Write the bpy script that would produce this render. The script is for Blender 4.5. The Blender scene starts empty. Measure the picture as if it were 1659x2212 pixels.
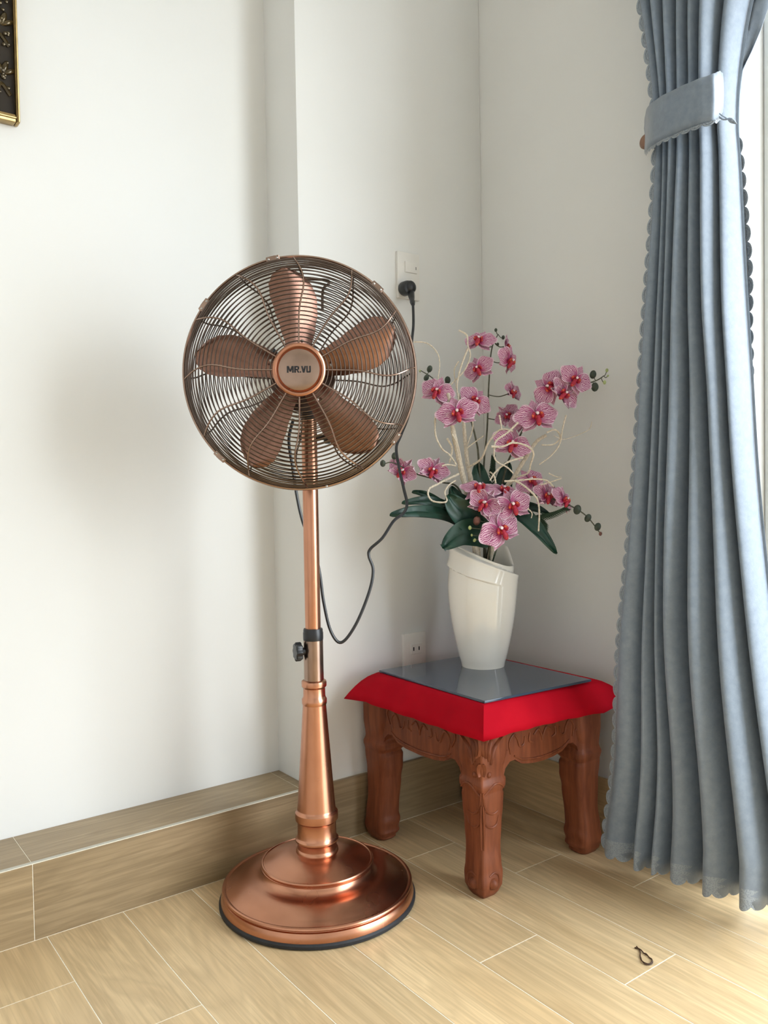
import bpy, bmesh, math, random
from mathutils import Vector, Matrix, Euler
random.seed(7)
SC = bpy.context.scene
COL = SC.collection
PI = math.pi
def sin(a): return math.sin(a)
def cos(a): return math.cos(a)
V = Vector

# ------------------------------------------------------------------ camera
IW, IH, F = 1659, 2212, 1768.47
CAM = V((-1.5991, -1.6634, 0.8665))
_y, _p, _r = 0.6427, 0.0302, -0.0166
FWD = V((sin(_y)*cos(_p), cos(_y)*cos(_p), -sin(_p)))
_rt = V((cos(_y), -sin(_y), 0)); _up = _rt.cross(FWD)
RIGHT = cos(_r)*_rt + sin(_r)*_up
UP = -sin(_r)*_rt + cos(_r)*_up
cd = bpy.data.cameras.new('camera'); cam = bpy.data.objects.new('camera', cd); COL.objects.link(cam)
cd.sensor_fit = 'HORIZONTAL'; cd.sensor_width = 36.0; cd.lens = F/IW*36.0; cd.clip_start = 0.02
cam.matrix_world = Matrix(((RIGHT.x, UP.x, -FWD.x, CAM.x), (RIGHT.y, UP.y, -FWD.y, CAM.y), (RIGHT.z, UP.z, -FWD.z, CAM.z), (0, 0, 0, 1)))
SC.camera = cam
def ray(x, y): return RIGHT*((x-IW/2)/F) + UP*(-(y-IH/2)/F) + FWD
def at(x, y, d): return CAM + ray(x, y)*d                      # pixel and distance along the view axis
def on(x, y, ax, v):                                           # pixel on an axis-aligned plane
    r = ray(x, y); return CAM + r*((v-CAM[ax])/r[ax])

# ------------------------------------------------------------------ light
w = bpy.data.worlds.new('sky'); SC.world = w; w.use_nodes = True
bg = w.node_tree.nodes['Background']
bg.inputs[0].default_value = (0.89, 0.97, 1.04, 1); bg.inputs[1].default_value = 7.8
sd = bpy.data.lights.new('hazy_sun', 'SUN'); sun = bpy.data.objects.new('hazy_sun', sd); COL.objects.link(sun)
sd.energy = 0.32; sd.angle = math.radians(13); sd.color = (0.97, 0.98, 0.96)
sun.rotation_euler = V((0.20, -0.45, 0.10)).to_track_quat('Z', 'Y').to_euler()
DOOR_Y0, DOOR_Y1, DOOR_Z = -0.75, -3.30, 2.45
pd = bpy.data.lights.new('door_portal', 'AREA'); por = bpy.data.objects.new('door_portal', pd); COL.objects.link(por)
pd.shape = 'RECTANGLE'; pd.size = DOOR_Y0-DOOR_Y1; pd.size_y = DOOR_Z
por.location = (0.21, (DOOR_Y0+DOOR_Y1)/2, DOOR_Z/2)
por.rotation_euler = Matrix(((0, 0, 1), (1, 0, 0), (0, 1, 0))).to_euler()   # -Z looks into the room (-x)
pd.cycles.is_portal = True
vs = SC.view_settings
vs.view_transform = 'Standard'; vs.look = 'None'; vs.gamma = 1.0; vs.exposure = 0.0; vs.use_curve_mapping = False
SC.cycles.max_bounces = 5; SC.cycles.diffuse_bounces = 4; SC.cycles.glossy_bounces = 3; SC.cycles.transmission_bounces = 2

# ------------------------------------------------------------------ materials
class NT:
    def __init__(s, name):
        s.m = bpy.data.materials.new(name); s.m.use_nodes = True; s.t = s.m.node_tree
        s.b = s.t.nodes['Principled BSDF']
    def n(s, typ, ins=None, **kw):
        nd = s.t.nodes.new(typ)
        for k, v in kw.items(): setattr(nd, k, v)
        for k, v in (ins or {}).items():
            if isinstance(v, bpy.types.NodeSocket): s.t.links.new(v, nd.inputs[k])
            else: nd.inputs[k].default_value = v
        return nd
    def math(s, op, a, b=0.0): return s.n('ShaderNodeMath', {0: a, 1: b}, operation=op).outputs[0]
    def ramp(s, fac, stops):
        nd = s.n('ShaderNodeValToRGB', {0: fac}); e = nd.color_ramp.elements
        while len(e) < len(stops): e.new(0.5)
        for i, (p, c) in enumerate(stops): e[i].position = p; e[i].color = (*c, 1)
        return nd.outputs[0]
    def mix(s, f, a, b):
        nd = s.n('ShaderNodeMix', data_type='RGBA')
        for i, v in ((0, f), (6, a), (7, b)):
            if isinstance(v, bpy.types.NodeSocket): s.t.links.new(v, nd.inputs[i])
            else: nd.inputs[i].default_value = v if i == 0 else (*v, 1)
        return nd.outputs[2]
    def noise(s, vec, scale, detail=4, rough=0.5, dist=0.0):
        return s.n('ShaderNodeTexNoise', {'Vector': vec, 'Scale': scale, 'Detail': detail, 'Roughness': rough, 'Distortion': dist}).outputs[0]
    def obj(s): return s.n('ShaderNodeTexCoord').outputs['Object']
    def mapping(s, vec, scale=(1, 1, 1), loc=(0, 0, 0), rot=(0, 0, 0)):
        return s.n('ShaderNodeMapping', {'Vector': vec, 'Scale': scale, 'Location': loc, 'Rotation': rot}).outputs[0]
    def rnd(s): return s.n('ShaderNodeObjectInfo').outputs['Random']
    def bump(s, h, strength=0.3, dist=0.002):
        o = s.n('ShaderNodeBump', {'Height': h, 'Strength': strength, 'Distance': dist}).outputs[0]
        s.t.links.new(o, s.b.inputs['Normal'])
    def set(s, **kw):
        for k, v in kw.items():
            k = k.replace('_', ' ')
            if isinstance(v, bpy.types.NodeSocket): s.t.links.new(v, s.b.inputs[k])
            else: s.b.inputs[k].default_value = (*v, 1) if isinstance(v, tuple) and len(v) == 3 and k != 'Subsurface Radius' else v
        return s.m

def plain(name, col, rough=0.5, metal=0.0, nscale=60, namt=0.12, coat=0.0, bump=0.0):
    t = NT(name); nz = t.noise(t.obj(), nscale)
    a = tuple(c*(1-namt) for c in col); b = tuple(min(1, c*(1+namt)) for c in col)
    c = t.ramp(nz, [(0.3, a), (0.7, b)])
    if bump: t.bump(nz, bump, 0.001)
    return t.set(Base_Color=c, Roughness=rough, Metallic=metal, Coat_Weight=coat)

MAT = {}
t = NT('wall_paint'); o = t.obj(); n1 = t.noise(o, 1.6, 3); n2 = t.noise(o, 160, 3)
t.bump(n2, 0.06, 0.001)
MAT['wall'] = t.set(Base_Color=t.ramp(n1, [(0.3, (0.785, 0.785, 0.755)), (0.7, (0.815, 0.815, 0.79))]), Roughness=0.6)
MAT['farwall'] = plain('far_wall_paint', (0.72, 0.71, 0.69), 0.7, nscale=3, namt=0.03)
MAT['ceiling'] = plain('ceiling_paint', (0.85, 0.85, 0.83), 0.8, nscale=5, namt=0.02)

def oak(name, axis, light, dark, rough):
    t = NT(name); r = t.rnd()
    off = t.n('ShaderNodeCombineXYZ', {0: t.math('MULTIPLY', r, 37.0), 1: t.math('MULTIPLY', r, 91.0), 2: t.math('MULTIPLY', r, 13.0)}).outputs[0]
    v = t.n('ShaderNodeVectorMath', {0: t.obj(), 1: off}, operation='ADD').outputs[0]
    sc = {'y': (9, 1.1, 9), 'x': (1.1, 9, 9)}[axis]; sf = {'y': (150, 4, 150), 'x': (4, 150, 150)}[axis]
    big = t.noise(t.mapping(v, sc), 1.0, 3, 0.55, 1.2)
    rings = t.math('FRACT', t.math('MULTIPLY', big, 9.0))
    rings = t.math('ABSOLUTE', t.math('SUBTRACT', rings, 0.5))
    fine = t.noise(t.mapping(v, sf), 1.0, 3, 0.6)
    c = t.ramp(big, [(0.25, dark), (0.72, light)])
    c = t.mix(t.math('MULTIPLY', t.math('SUBTRACT', 1.0, t.math('MULTIPLY', rings, 2.0)), 0.34), c, tuple(x*0.66 for x in dark))
    c = t.mix(t.math('MULTIPLY', t.ramp(fine, [(0.40, (1, 1, 1)), (0.58, (0, 0, 0))]), 0.42), c, tuple(x*0.7 for x in dark))
    hv = t.n('ShaderNodeHueSaturation', {'Color': c, 'Value': t.math('ADD', t.math('MULTIPLY', r, 0.16), 0.92)}).outputs[0]
    t.bump(fine, 0.12, 0.0006)
    return t.set(Base_Color=hv, Roughness=rough)
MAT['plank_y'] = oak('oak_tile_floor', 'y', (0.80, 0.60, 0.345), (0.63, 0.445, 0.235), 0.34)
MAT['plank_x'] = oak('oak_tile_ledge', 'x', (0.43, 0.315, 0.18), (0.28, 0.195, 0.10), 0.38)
MAT['grout'] = plain('pale_grout', (0.88, 0.82, 0.68), 0.8, nscale=200)

t = NT('brushed_copper'); o = t.obj()
br = t.noise(o, 18, 2); pat = t.noise(o, 14, 4)
MAT['copper'] = t.set(Base_Color=t.ramp(pat, [(0.3, (0.52, 0.245, 0.150)), (0.7, (0.60, 0.295, 0.185))]), Metallic=1.0,
                      Roughness=t.math('ADD', t.math('MULTIPLY', br, 0.05), 0.24))
t = NT('antique_copper'); o = t.obj(); pat = t.noise(o, 22, 4)
MAT['bronze'] = t.set(Base_Color=t.ramp(pat, [(0.3, (0.30, 0.205, 0.155)), (0.7, (0.41, 0.285, 0.22))]), Metallic=1.0, Roughness=0.24)
t = NT('dark_bronze_wire'); pat = t.noise(t.obj(), 30, 3)
MAT['wire'] = t.set(Base_Color=t.ramp(pat, [(0.3, (0.115, 0.088, 0.072)), (0.7, (0.18, 0.138, 0.115))]), Metallic=1.0, Roughness=0.30)
MAT['blade'] = plain('copper_blade_lacquer', (0.34, 0.185, 0.135), 0.27, 1.0, 25, 0.06)
MAT['black'] = plain('black_plastic', (0.012, 0.013, 0.015), 0.35, 0, 90, 0.2)
MAT['rubber'] = plain('black_rubber', (0.012, 0.013, 0.016), 0.55, 0, 90, 0.2)
MAT['steel'] = plain('screw_steel', (0.6, 0.57, 0.53), 0.3, 1.0)
MAT['ink'] = plain('black_badge_letters', (0.01, 0.01, 0.012), 0.4)
MAT['plate'] = plain('white_switch_plastic', (0.80, 0.78, 0.73), 0.35, 0, 40, 0.02)
MAT['slot'] = plain('socket_slot', (0.03, 0.03, 0.03), 0.6)

t = NT('carved_red_wood'); o = t.obj()
g = t.noise(t.mapping(o, (60, 60, 7)), 1.0, 5, 0.6, 0.6); g2 = t.noise(o, 9, 3)
c = t.ramp(g, [(0.3, (0.115, 0.030, 0.013)), (0.72, (0.27, 0.082, 0.034))])
c = t.mix(t.math('MULTIPLY', g2, 0.35), c, (0.20, 0.062, 0.028)); t.bump(g, 0.15, 0.001)
MAT['redwood'] = t.set(Base_Color=c, Roughness=0.42, Specular_IOR_Level=0.22)
t = NT('red_cloth'); o = t.obj(); wv = t.noise(o, 700, 2); t.bump(wv, 0.15, 0.0004)
MAT['cloth'] = t.set(Base_Color=t.ramp(t.noise(o, 12), [(0.3, (0.36, 0.003, 0.012)), (0.7, (0.44, 0.005, 0.015))]), Roughness=0.7, Specular_IOR_Level=0.04)
MAT['glass'] = plain('navy_tinted_glass', (0.045, 0.062, 0.095), 0.07, 0, 6, 0.08, coat=0.3)
MAT['ceramic'] = plain('cream_glazed_ceramic', (0.90, 0.87, 0.80), 0.07, 0, 8, 0.02, coat=0.6)

t = NT('grey_blue_curtain'); o = t.obj()
fb = t.noise(t.mapping(o, (900, 900, 900)), 1.0, 2); fl = t.noise(t.mapping(o, (60, 60, 60)), 1.0, 4, 0.7); t.bump(fb, 0.35, 0.0008)
c = t.ramp(fl, [(0.3, (0.175, 0.220, 0.278)), (0.7, (0.230, 0.282, 0.345))])
MAT['curtain'] = t.set(Base_Color=c, Roughness=0.46, Sheen_Weight=0.35, Sheen_Roughness=0.4)
t = NT('scalloped_lace'); o = t.obj(); vv = t.n('ShaderNodeTexVoronoi', {'Vector': o, 'Scale': 330.0}).outputs[0]; t.bump(vv, 0.5, 0.001)
MAT['lace'] = t.set(Base_Color=t.ramp(vv, [(0.1, (0.19, 0.23, 0.275)), (0.6, (0.30, 0.345, 0.39))]), Roughness=0.55, Sheen_Weight=0.3)

# flowers
t = NT('orchid_petal'); uv = t.n('ShaderNodeUVMap', uv_map='uv').outputs[0]
sx = t.n('ShaderNodeSeparateXYZ', {0: uv}); u, v = sx.outputs[0], sx.outputs[1]
nz = t.noise(uv, 7, 3)
ph = t.math('ADD', t.math('MULTIPLY', u, 82.0), t.math('MULTIPLY', nz, 13.0))
line = t.math('ADD', t.math('MULTIPLY', t.math('SINE', ph), 0.5), 0.5)
edge = t.math('MULTIPLY', t.math('ABSOLUTE', t.math('SUBTRACT', u, 0.5)), 2.0)
em = t.math('MAXIMUM', t.ramp(edge, [(0.84, (0, 0, 0)), (0.97, (1, 1, 1))]), t.ramp(v, [(0.88, (0, 0, 0)), (0.98, (1, 1, 1))]))
c = t.mix(t.ramp(line, [(0.32, (0, 0, 0)), (0.68, (1, 1, 1))]), (0.34, 0.065, 0.175), (0.70, 0.44, 0.53))
c = t.mix(t.ramp(v, [(0.08, (1, 1, 1)), (0.42, (0, 0, 0))]), c, (0.40, 0.02, 0.15))
c = t.mix(t.math('MULTIPLY', em, 0.65), c, (0.80, 0.66, 0.72))
MAT['petal'] = t.set(Base_Color=c, Roughness=0.55)
t = NT('orchid_lip'); o = t.obj()
rr = t.n('ShaderNodeVectorMath', {0: o}, operation='LENGTH').outputs['Value']
MAT['lip'] = t.set(Base_Color=t.mix(t.ramp(t.noise(o, 160, 3), [(0.55, (0, 0, 0)), (0.68, (1, 1, 1))]), (0.40, 0.010, 0.04), (0.75, 0.17, 0.03)), Roughness=0.5)
MAT['column'] = plain('orchid_column', (0.86, 0.70, 0.72), 0.5, 0, 200, 0.08)
MAT['leaf'] = plain('dark_orchid_leaf', (0.010, 0.046, 0.028), 0.42, 0, 40, 0.3, bump=0.1)
MAT['stem'] = plain('green_brown_stem', (0.085, 0.085, 0.055), 0.6, 0, 120, 0.35)
MAT['bud'] = plain('dark_green_bud', (0.045, 0.06, 0.040), 0.5, 0, 120, 0.3)
MAT['budlight'] = plain('light_green_bud', (0.45, 0.52, 0.22), 0.5, 0, 120, 0.2)
MAT['budred'] = plain('reddish_bud', (0.20, 0.08, 0.06), 0.5, 0, 90, 0.45)
MAT['twig'] = plain('pale_wrapped_twig', (0.66, 0.58, 0.46), 0.75, 0, 260, 0.22, bump=0.5)
MAT['fern'] = plain('fern_green', (0.020, 0.045, 0.022), 0.6, 0, 90, 0.3)

MAT['gold'] = plain('gilded_moulding', (0.40, 0.28, 0.12), 0.33, 1.0, 50, 0.15)
MAT['relief'] = plain('dark_bronze_relief', (0.075, 0.052, 0.020), 0.16, 0.6, 70, 0.4, coat=0.3)
MAT['panel'] = plain('dark_brown_panel', (0.016, 0.010, 0.004), 0.75, 0, 30, 0.3)
t = NT('grey_granite'); o = t.obj(); gn = t.noise(o, 75, 6, 0.75)
MAT['granite'] = t.set(Base_Color=t.ramp(gn, [(0.36, (0.09, 0.10, 0.11)), (0.5, (0.42, 0.43, 0.43)), (0.64, (0.72, 0.72, 0.71))]), Roughness=0.3)
MAT['frame'] = plain('white_door_frame', (0.72, 0.74, 0.72), 0.4, 0, 30, 0.03)
MAT['terrace'] = plain('terrace_concrete', (0.48, 0.47, 0.45), 0.8, 0, 20, 0.1)
MAT['brownwood'] = plain('brown_wood_knob', (0.25, 0.135, 0.085), 0.45, 0, 50, 0.2)
MAT['hair'] = plain('brown_elastic', (0.055, 0.024, 0.008), 0.6, 0, 300, 0.3)
MAT['caulk'] = plain('grey_silicone_strip', (0.50, 0.47, 0.39), 0.4, 0, 60, 0.1)

# ------------------------------------------------------------------ mesh helpers
class MB:
    def __init__(s): s.v = []; s.f = []; s.uv = None
    def add(s, vs, fs):
        k = len(s.v); s.v += [V(p) for p in vs]; s.f += [tuple(i+k for i in f) for f in fs]; return s
    def xf(s, m, start=0):
        for i in range(start, len(s.v)): s.v[i] = m @ s.v[i]
        return s
    def box(s, lo, hi, bev=0.0, seg=2):
        (x0, y0, z0), (x1, y1, z1) = lo, hi
        vs = [(x0, y0, z0), (x1, y0, z0), (x1, y1, z0), (x0, y1, z0), (x0, y0, z1), (x1, y0, z1), (x1, y1, z1), (x0, y1, z1)]
        fs = [(0, 3, 2, 1), (4, 5, 6, 7), (0, 1, 5, 4), (1, 2, 6, 5), (2, 3, 7, 6), (3, 0, 4, 7)]
        if not bev: return s.add(vs, fs)
        bm = bmesh.new(); bv = [bm.verts.new(p) for p in vs]
        for f in fs: bm.faces.new([bv[i] for i in f])
        bmesh.ops.bevel(bm, geom=list(bm.edges), offset=bev, segments=seg, affect='EDGES', profile=0.5)
        bm.verts.index_update()
        s.add([v.co.copy() for v in bm.verts], [tuple(v.index for v in f.verts) for f in bm.faces]); bm.free(); return s
    def tube(s, pts, rad, n=8, closed=False, cap=True):
        pts = [V(p) for p in pts]; N = len(pts)
        if not isinstance(rad, (list, tuple)): rad = [rad]*N
        vs, fs = [], []; prev = None
        for i in range(N):
            if closed: d = pts[(i+1) % N]-pts[i-1]
            else: d = pts[min(i+1, N-1)]-pts[max(i-1, 0)]
            if d.length < 1e-9: d = V((0, 0, 1))
            d.normalize()
            if prev is None:
                a = V((0, 0, 1)) if abs(d.z) < 0.9 else V((1, 0, 0)); prev = a.cross(d).normalized()
            x = (prev - d*prev.dot(d)).normalized(); prev = x; y = d.cross(x)
            for k in range(n):
                a = 2*PI*k/n; vs.append(pts[i]+(x*cos(a)+y*sin(a))*rad[i])
        for i in range(N if closed else N-1):
            j = (i+1) % N
            for k in range(n):
                k2 = (k+1) % n; fs.append((i*n+k, i*n+k2, j*n+k2, j*n+k))
        if cap and not closed:
            fs.append(tuple(range(n-1, -1, -1))); fs.append(tuple((N-1)*n+k for k in range(n)))
        return s.add(vs, fs)
    def lathe(s, prof, n=48, c=(0, 0, 0)):             # profile of (radius, height) about +z through c
        vs, fs = [], []; c = V(c); idx = []
        for r, z in prof:
            if r < 1e-6: idx.append([len(vs)]*n); vs.append(c+V((0, 0, z)))
            else:
                idx.append([len(vs)+k for k in range(n)])
                vs += [c+V((r*cos(2*PI*k/n), r*sin(2*PI*k/n), z)) for k in range(n)]
        for i in range(len(prof)-1):
            for k in range(n):
                k2 = (k+1) % n; q = [idx[i][k], idx[i][k2], idx[i+1][k2], idx[i+1][k]]
                q = [a for j, a in enumerate(q) if a not in q[:j]]
                if len(q) > 2: fs.append(tuple(q))
        return s.add(vs, fs)
    def grid(s, rows, closed=False):
        n = len(rows[0]); k = len(s.v)
        for r in rows: s.v += [V(p) for p in r]
        for i in range(len(rows)-1):
            for j in range(n if closed else n-1):
                j2 = (j+1) % n; s.f.append((k+i*n+j, k+i*n+j2, k+(i+1)*n+j2, k+(i+1)*n+j))
        return s
    def ball(s, c, r, n=10, m=8, sc=(1, 1, 1), rot=None):
        k = len(s.v)
        s.lathe([(r*sin(PI*i/m), -r*cos(PI*i/m)) for i in range(m+1)], n)
        M = Matrix.Diagonal((*sc, 1))
        if rot is not None: M = rot.to_matrix().to_4x4() @ M
        return s.xf(Matrix.Translation(c) @ M, k)
    def prism(s, poly, f0, f1):                           # polygon in 2-D, f0/f1 map (a,b) to 3-D
        n = len(poly); k = len(s.v)
        s.v += [V(f0(*p)) for p in poly]+[V(f1(*p)) for p in poly]
        s.f.append(tuple(k+i for i in range(n))); s.f.append(tuple(k+n+i for i in range(n-1, -1, -1)))
        for i in range(n): j = (i+1) % n; s.f.append((k+i, k+n+i, k+n+j, k+j))
        return s
    def mesh(s, name, mat, pivot=V((0, 0, 0)), smooth=35):
        m = bpy.data.meshes.new(name); m.from_pydata([tuple(p-pivot) for p in s.v], [], s.f); m.validate()
        bm = bmesh.new(); bm.from_mesh(m); bmesh.ops.recalc_face_normals(bm, faces=bm.faces); bm.to_mesh(m); bm.free()
        if smooth: m.shade_smooth(); m.set_sharp_from_angle(angle=math.radians(smooth))
        m.materials.append(mat if not isinstance(mat, str) else MAT[mat])
        return m
PIV = {}
def link(name, data, parent=None, pivot=None, matrix=None):
    o = bpy.data.objects.new(name, data); COL.objects.link(o)
    if parent: o.parent = parent
    PIV[o] = pivot
    if matrix is not None: o.matrix_basis = matrix
    elif not parent and pivot is not None: o.location = pivot
    return o
def obj(name, mb, mat, parent=None, pivot=None, smooth=35):
    pv = PIV[parent] if parent else V(pivot if pivot is not None else (0, 0, 0))
    return link(name, mb.mesh(name, mat, pv, smooth), parent, pv)
def tag(o, label=None, cat=None, group=None, kind=None):
    for k, v in (('label', label), ('category', cat), ('group', group), ('kind', kind)):
        if v: o[k] = v
    return o
def thing(name, pos, label, cat, group=None):
    o = link(name, None, None, V(pos)); o.empty_display_size = 0.05
    return tag(o, label, cat, group)
def struct(name, mb, mat, label=None, smooth=35):
    return tag(obj(name, mb, mat, smooth=smooth), label, kind='structure')
def spline(pts, per=8, closed=False):
    pts = [V(p) for p in pts]; n = len(pts); out = []
    for i in range(n if closed else n-1):
        if closed: p0, p1, p2, p3 = pts[i-1], pts[i], pts[(i+1) % n], pts[(i+2) % n]
        else: p0, p1, p2, p3 = pts[max(i-1, 0)], pts[i], pts[i+1], pts[min(i+2, n-1)]
        for k in range(per):
            t = k/per; a = t*t; b = a*t
            out.append(0.5*((2*p1)+(p2-p0)*t+(2*p0-5*p1+4*p2-p3)*a+(3*p1-p0-3*p2+p3)*b))
    if not closed: out.append(pts[-1])
    return out
def lerp(tab, x):
    if x <= tab[0][0]: return tab[0][1]
    for (a, b), (c, d) in zip(tab, tab[1:]):
        if x <= c: return b+(d-b)*(x-a)/(c-a)
    return tab[-1][1]
def smoothed(tab, x):
    if x <= tab[0][0]: return tab[0][1]
    for (a, b), (c, d) in zip(tab, tab[1:]):
        if x <= c:
            t = (x-a)/(c-a); t = t*t*(3-2*t); return b+(d-b)*t
    return tab[-1][1]

# ------------------------------------------------------------------ the room
NY, XE = 0.157, -0.584                    # niche wall plane, pillar edge
RX0, RY0, RZ = -3.3, -4.0, 2.9
fl = struct('floor', MB().box((RX0, RY0, -0.06), (0.01, 0.02, -0.00035)), 'grout', 'pale oak-look plank tile floor')
PW, PL, GAP = 0.15, 0.608, 0.0010
plank = MB().box((-(PW-GAP)/2, -(PL-GAP)/2, -0.008), ((PW-GAP)/2, (PL-GAP)/2, 0.0), 0.0006, 1).mesh('plank', 'plank_y', V((0, 0, 0)), 35)
cut = {}
for r in range(-13, 8):
    xc = -1.19337+PW*(r+0.5)
    yj = -0.184-0.2027*(r+1)
    k0 = math.ceil((0.0-yj)/PL)
    for k in range(k0, k0-7, -1):
        y1 = yj+k*PL; y0 = y1-PL
        if y0 > -0.02 or y1 < -3.2: continue
        if y1 > 0.0:
            L = round(0.0-y0, 4)
            if L < 0.02: continue
            if L not in cut: cut[L] = MB().box((-(PW-GAP)/2, -(L-GAP)/2, -0.008), ((PW-GAP)/2, (L-GAP)/2, 0.0), 0.0006, 1).mesh('plank', 'plank_y', V((0, 0, 0)), 35)
            link('plank', cut[L], fl, None, Matrix.Translation((xc, y0+L/2, 0)))
        else: link('plank', plank, fl, None, Matrix.Translation((xc, (y0+y1)/2, 0)))

struct('wall_left', MB().box((RX0, NY, 0), (XE, NY+0.2, RZ)), 'wall', 'white recessed wall of the niche on the left', 0)
struct('wall_back', MB().box((XE, 0.01, 0), (0.01, NY+0.2, RZ), 0.0025, 2), 'wall', 'white projecting wall section in the corner')
wr = MB()
wr.box((0.01, DOOR_Y0, 0), (0.21, NY+0.2, RZ)); wr.box((0.01, RY0, 0), (0.21, DOOR_Y1, RZ)); wr.box((0.01, DOOR_Y1, DOOR_Z), (0.21, DOOR_Y0, RZ))
struct('wall_right', wr, 'wall', 'white wall with the balcony door opening', 0)
struct('wall_front', MB().box((RX0, RY0-0.2, 0), (0.21, RY0, RZ)), 'farwall', 'off-white wall facing the corner', 0)
struct('wall_side', MB().box((RX0-0.2, RY0-0.2, 0), (RX0, NY+0.2, RZ)), 'farwall', 'off-white wall across the room from the door', 0)
struct('ceiling', MB().box((RX0-0.2, RY0-0.2, RZ), (0.21, NY+0.2, RZ+0.1)), 'ceiling', 'white ceiling', 0)

LH = 0.151
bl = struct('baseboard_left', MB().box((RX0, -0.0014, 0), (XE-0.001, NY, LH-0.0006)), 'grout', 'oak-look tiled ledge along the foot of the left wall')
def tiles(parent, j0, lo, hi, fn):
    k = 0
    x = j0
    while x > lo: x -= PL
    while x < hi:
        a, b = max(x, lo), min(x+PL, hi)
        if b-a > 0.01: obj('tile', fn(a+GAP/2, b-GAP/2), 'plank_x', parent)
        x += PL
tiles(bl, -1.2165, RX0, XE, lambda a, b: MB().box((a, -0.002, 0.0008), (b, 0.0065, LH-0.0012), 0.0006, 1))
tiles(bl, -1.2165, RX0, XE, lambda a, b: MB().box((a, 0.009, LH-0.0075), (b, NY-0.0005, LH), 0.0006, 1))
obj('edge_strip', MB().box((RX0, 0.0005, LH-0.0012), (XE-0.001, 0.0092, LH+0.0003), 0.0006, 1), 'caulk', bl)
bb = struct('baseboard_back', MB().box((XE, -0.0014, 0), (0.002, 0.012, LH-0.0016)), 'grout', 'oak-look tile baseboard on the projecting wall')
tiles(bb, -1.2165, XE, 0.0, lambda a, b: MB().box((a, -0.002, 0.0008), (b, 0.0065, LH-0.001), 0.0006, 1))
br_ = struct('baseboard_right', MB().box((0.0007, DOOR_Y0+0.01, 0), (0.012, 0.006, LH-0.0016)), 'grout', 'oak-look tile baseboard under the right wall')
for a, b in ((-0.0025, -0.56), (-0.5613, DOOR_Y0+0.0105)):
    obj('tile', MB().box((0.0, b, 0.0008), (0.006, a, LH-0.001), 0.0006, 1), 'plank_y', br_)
# balcony door: granite threshold and white frame
d1 = struct('door_1', MB().box((0.012, DOOR_Y1, -0.05), (0.25, DOOR_Y0, 0.004), 0.002, 1), 'granite', 'grey granite threshold of the balcony door')
fr = MB(); fr.box((0.10, DOOR_Y0-0.045, 0.004), (0.16, DOOR_Y0, DOOR_Z), 0.003, 1)
obj('door_frame', fr, 'frame', d1)
fr = MB(); fr.box((0.10, DOOR_Y1, 0.004), (0.16, DOOR_Y1+0.045, DOOR_Z), 0.003, 1); obj('door_frame', fr, 'frame', d1)
fr = MB(); fr.box((0.10, DOOR_Y1+0.045, DOOR_Z-0.045), (0.16, DOOR_Y0-0.045, DOOR_Z), 0.003, 1); obj('door_frame', fr, 'frame', d1)
struct('terrace', MB().box((0.25, -9, -0.16), (9, 5, -0.06)), 'terrace', 'pale concrete terrace outside the door', 0)

# ------------------------------------------------------------------ standing fan
FX, FY = -0.695, -0.20
fan = thing('standing_fan', (FX, FY, 0), 'tall antique copper standing fan with wire guard and round stepped base', 'fan')
FC = (FX, FY, 0)
obj('rubber_ring', MB().lathe([(0.10, 0.0), (0.203, 0.0), (0.2065, 0.003), (0.2065, 0.008), (0.203, 0.0115), (0.10, 0.0115)], 96, FC), 'rubber', fan)
base = MB().lathe([(0.195, 0.0105), (0.2025, 0.0105), (0.203, 0.013), (0.2015, 0.022), (0.1985, 0.0285), (0.1955, 0.0300), (0.1950, 0.0315), (0.1985, 0.0325), (0.2000, 0.0350), (0.1990, 0.0380), (0.1965, 0.0395), (0.1935, 0.0390),
    (0.1915, 0.0375), (0.1890, 0.0380), (0.180, 0.0425), (0.165, 0.0490), (0.150, 0.0535), (0.138, 0.0550), (0.130, 0.0555), (0.123, 0.0570), (0.116, 0.0605), (0.111, 0.0655), (0.109, 0.0710), (0.108, 0.0760), (0.10, 0.078)], 112, FC)
obj('base_plate', base, 'copper', fan)
obj('base_dome', MB().lathe([(0.107, 0.0725), (0.115, 0.0730), (0.1180, 0.0740), (0.1185, 0.0760), (0.1165, 0.0772), (0.1180, 0.0785), (0.1185, 0.0810), (0.1170, 0.0832), (0.1145, 0.0836), (0.1130, 0.0822), (0.110, 0.0828), (0.095, 0.0885), (0.078, 0.0945), (0.062, 0.0990), (0.048, 0.1015), (0.03, 0.102)], 96, FC), 'copper', fan)
obj('column', MB().lathe([(0.040, 0.098), (0.0445, 0.0985), (0.0450, 0.102), (0.0440, 0.106), (0.0415, 0.109), (0.0412, 0.118), (0.0425, 0.122), (0.0455, 0.125), (0.0455, 0.128), (0.0425, 0.131), (0.0410, 0.134),
    (0.0405, 0.164), (0.0412, 0.166), (0.0450, 0.169), (0.0455, 0.176), (0.0450, 0.184), (0.0425, 0.187), (0.0408, 0.189), (0.0402, 0.192), (0.0245, 0.413), (0.0245, 0.415)], 64, FC), 'copper', fan)
obj('column_neck', MB().lathe([(0.0235, 0.411), (0.0252, 0.412), (0.0262, 0.415), (0.0262, 0.424), (0.0240, 0.428), (0.0232, 0.431), (0.0230, 0.447), (0.0245, 0.449), (0.0262, 0.451), (0.0265, 0.458), (0.0258, 0.462), (0.0225, 0.464), (0.0190, 0.4645)], 56, FC), 'copper', fan)
obj('outer_tube', MB().lathe([(0.0195, 0.462), (0.0208, 0.4625), (0.0206, 0.548), (0.0195, 0.549)], 48, FC), 'bronze', fan)
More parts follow.
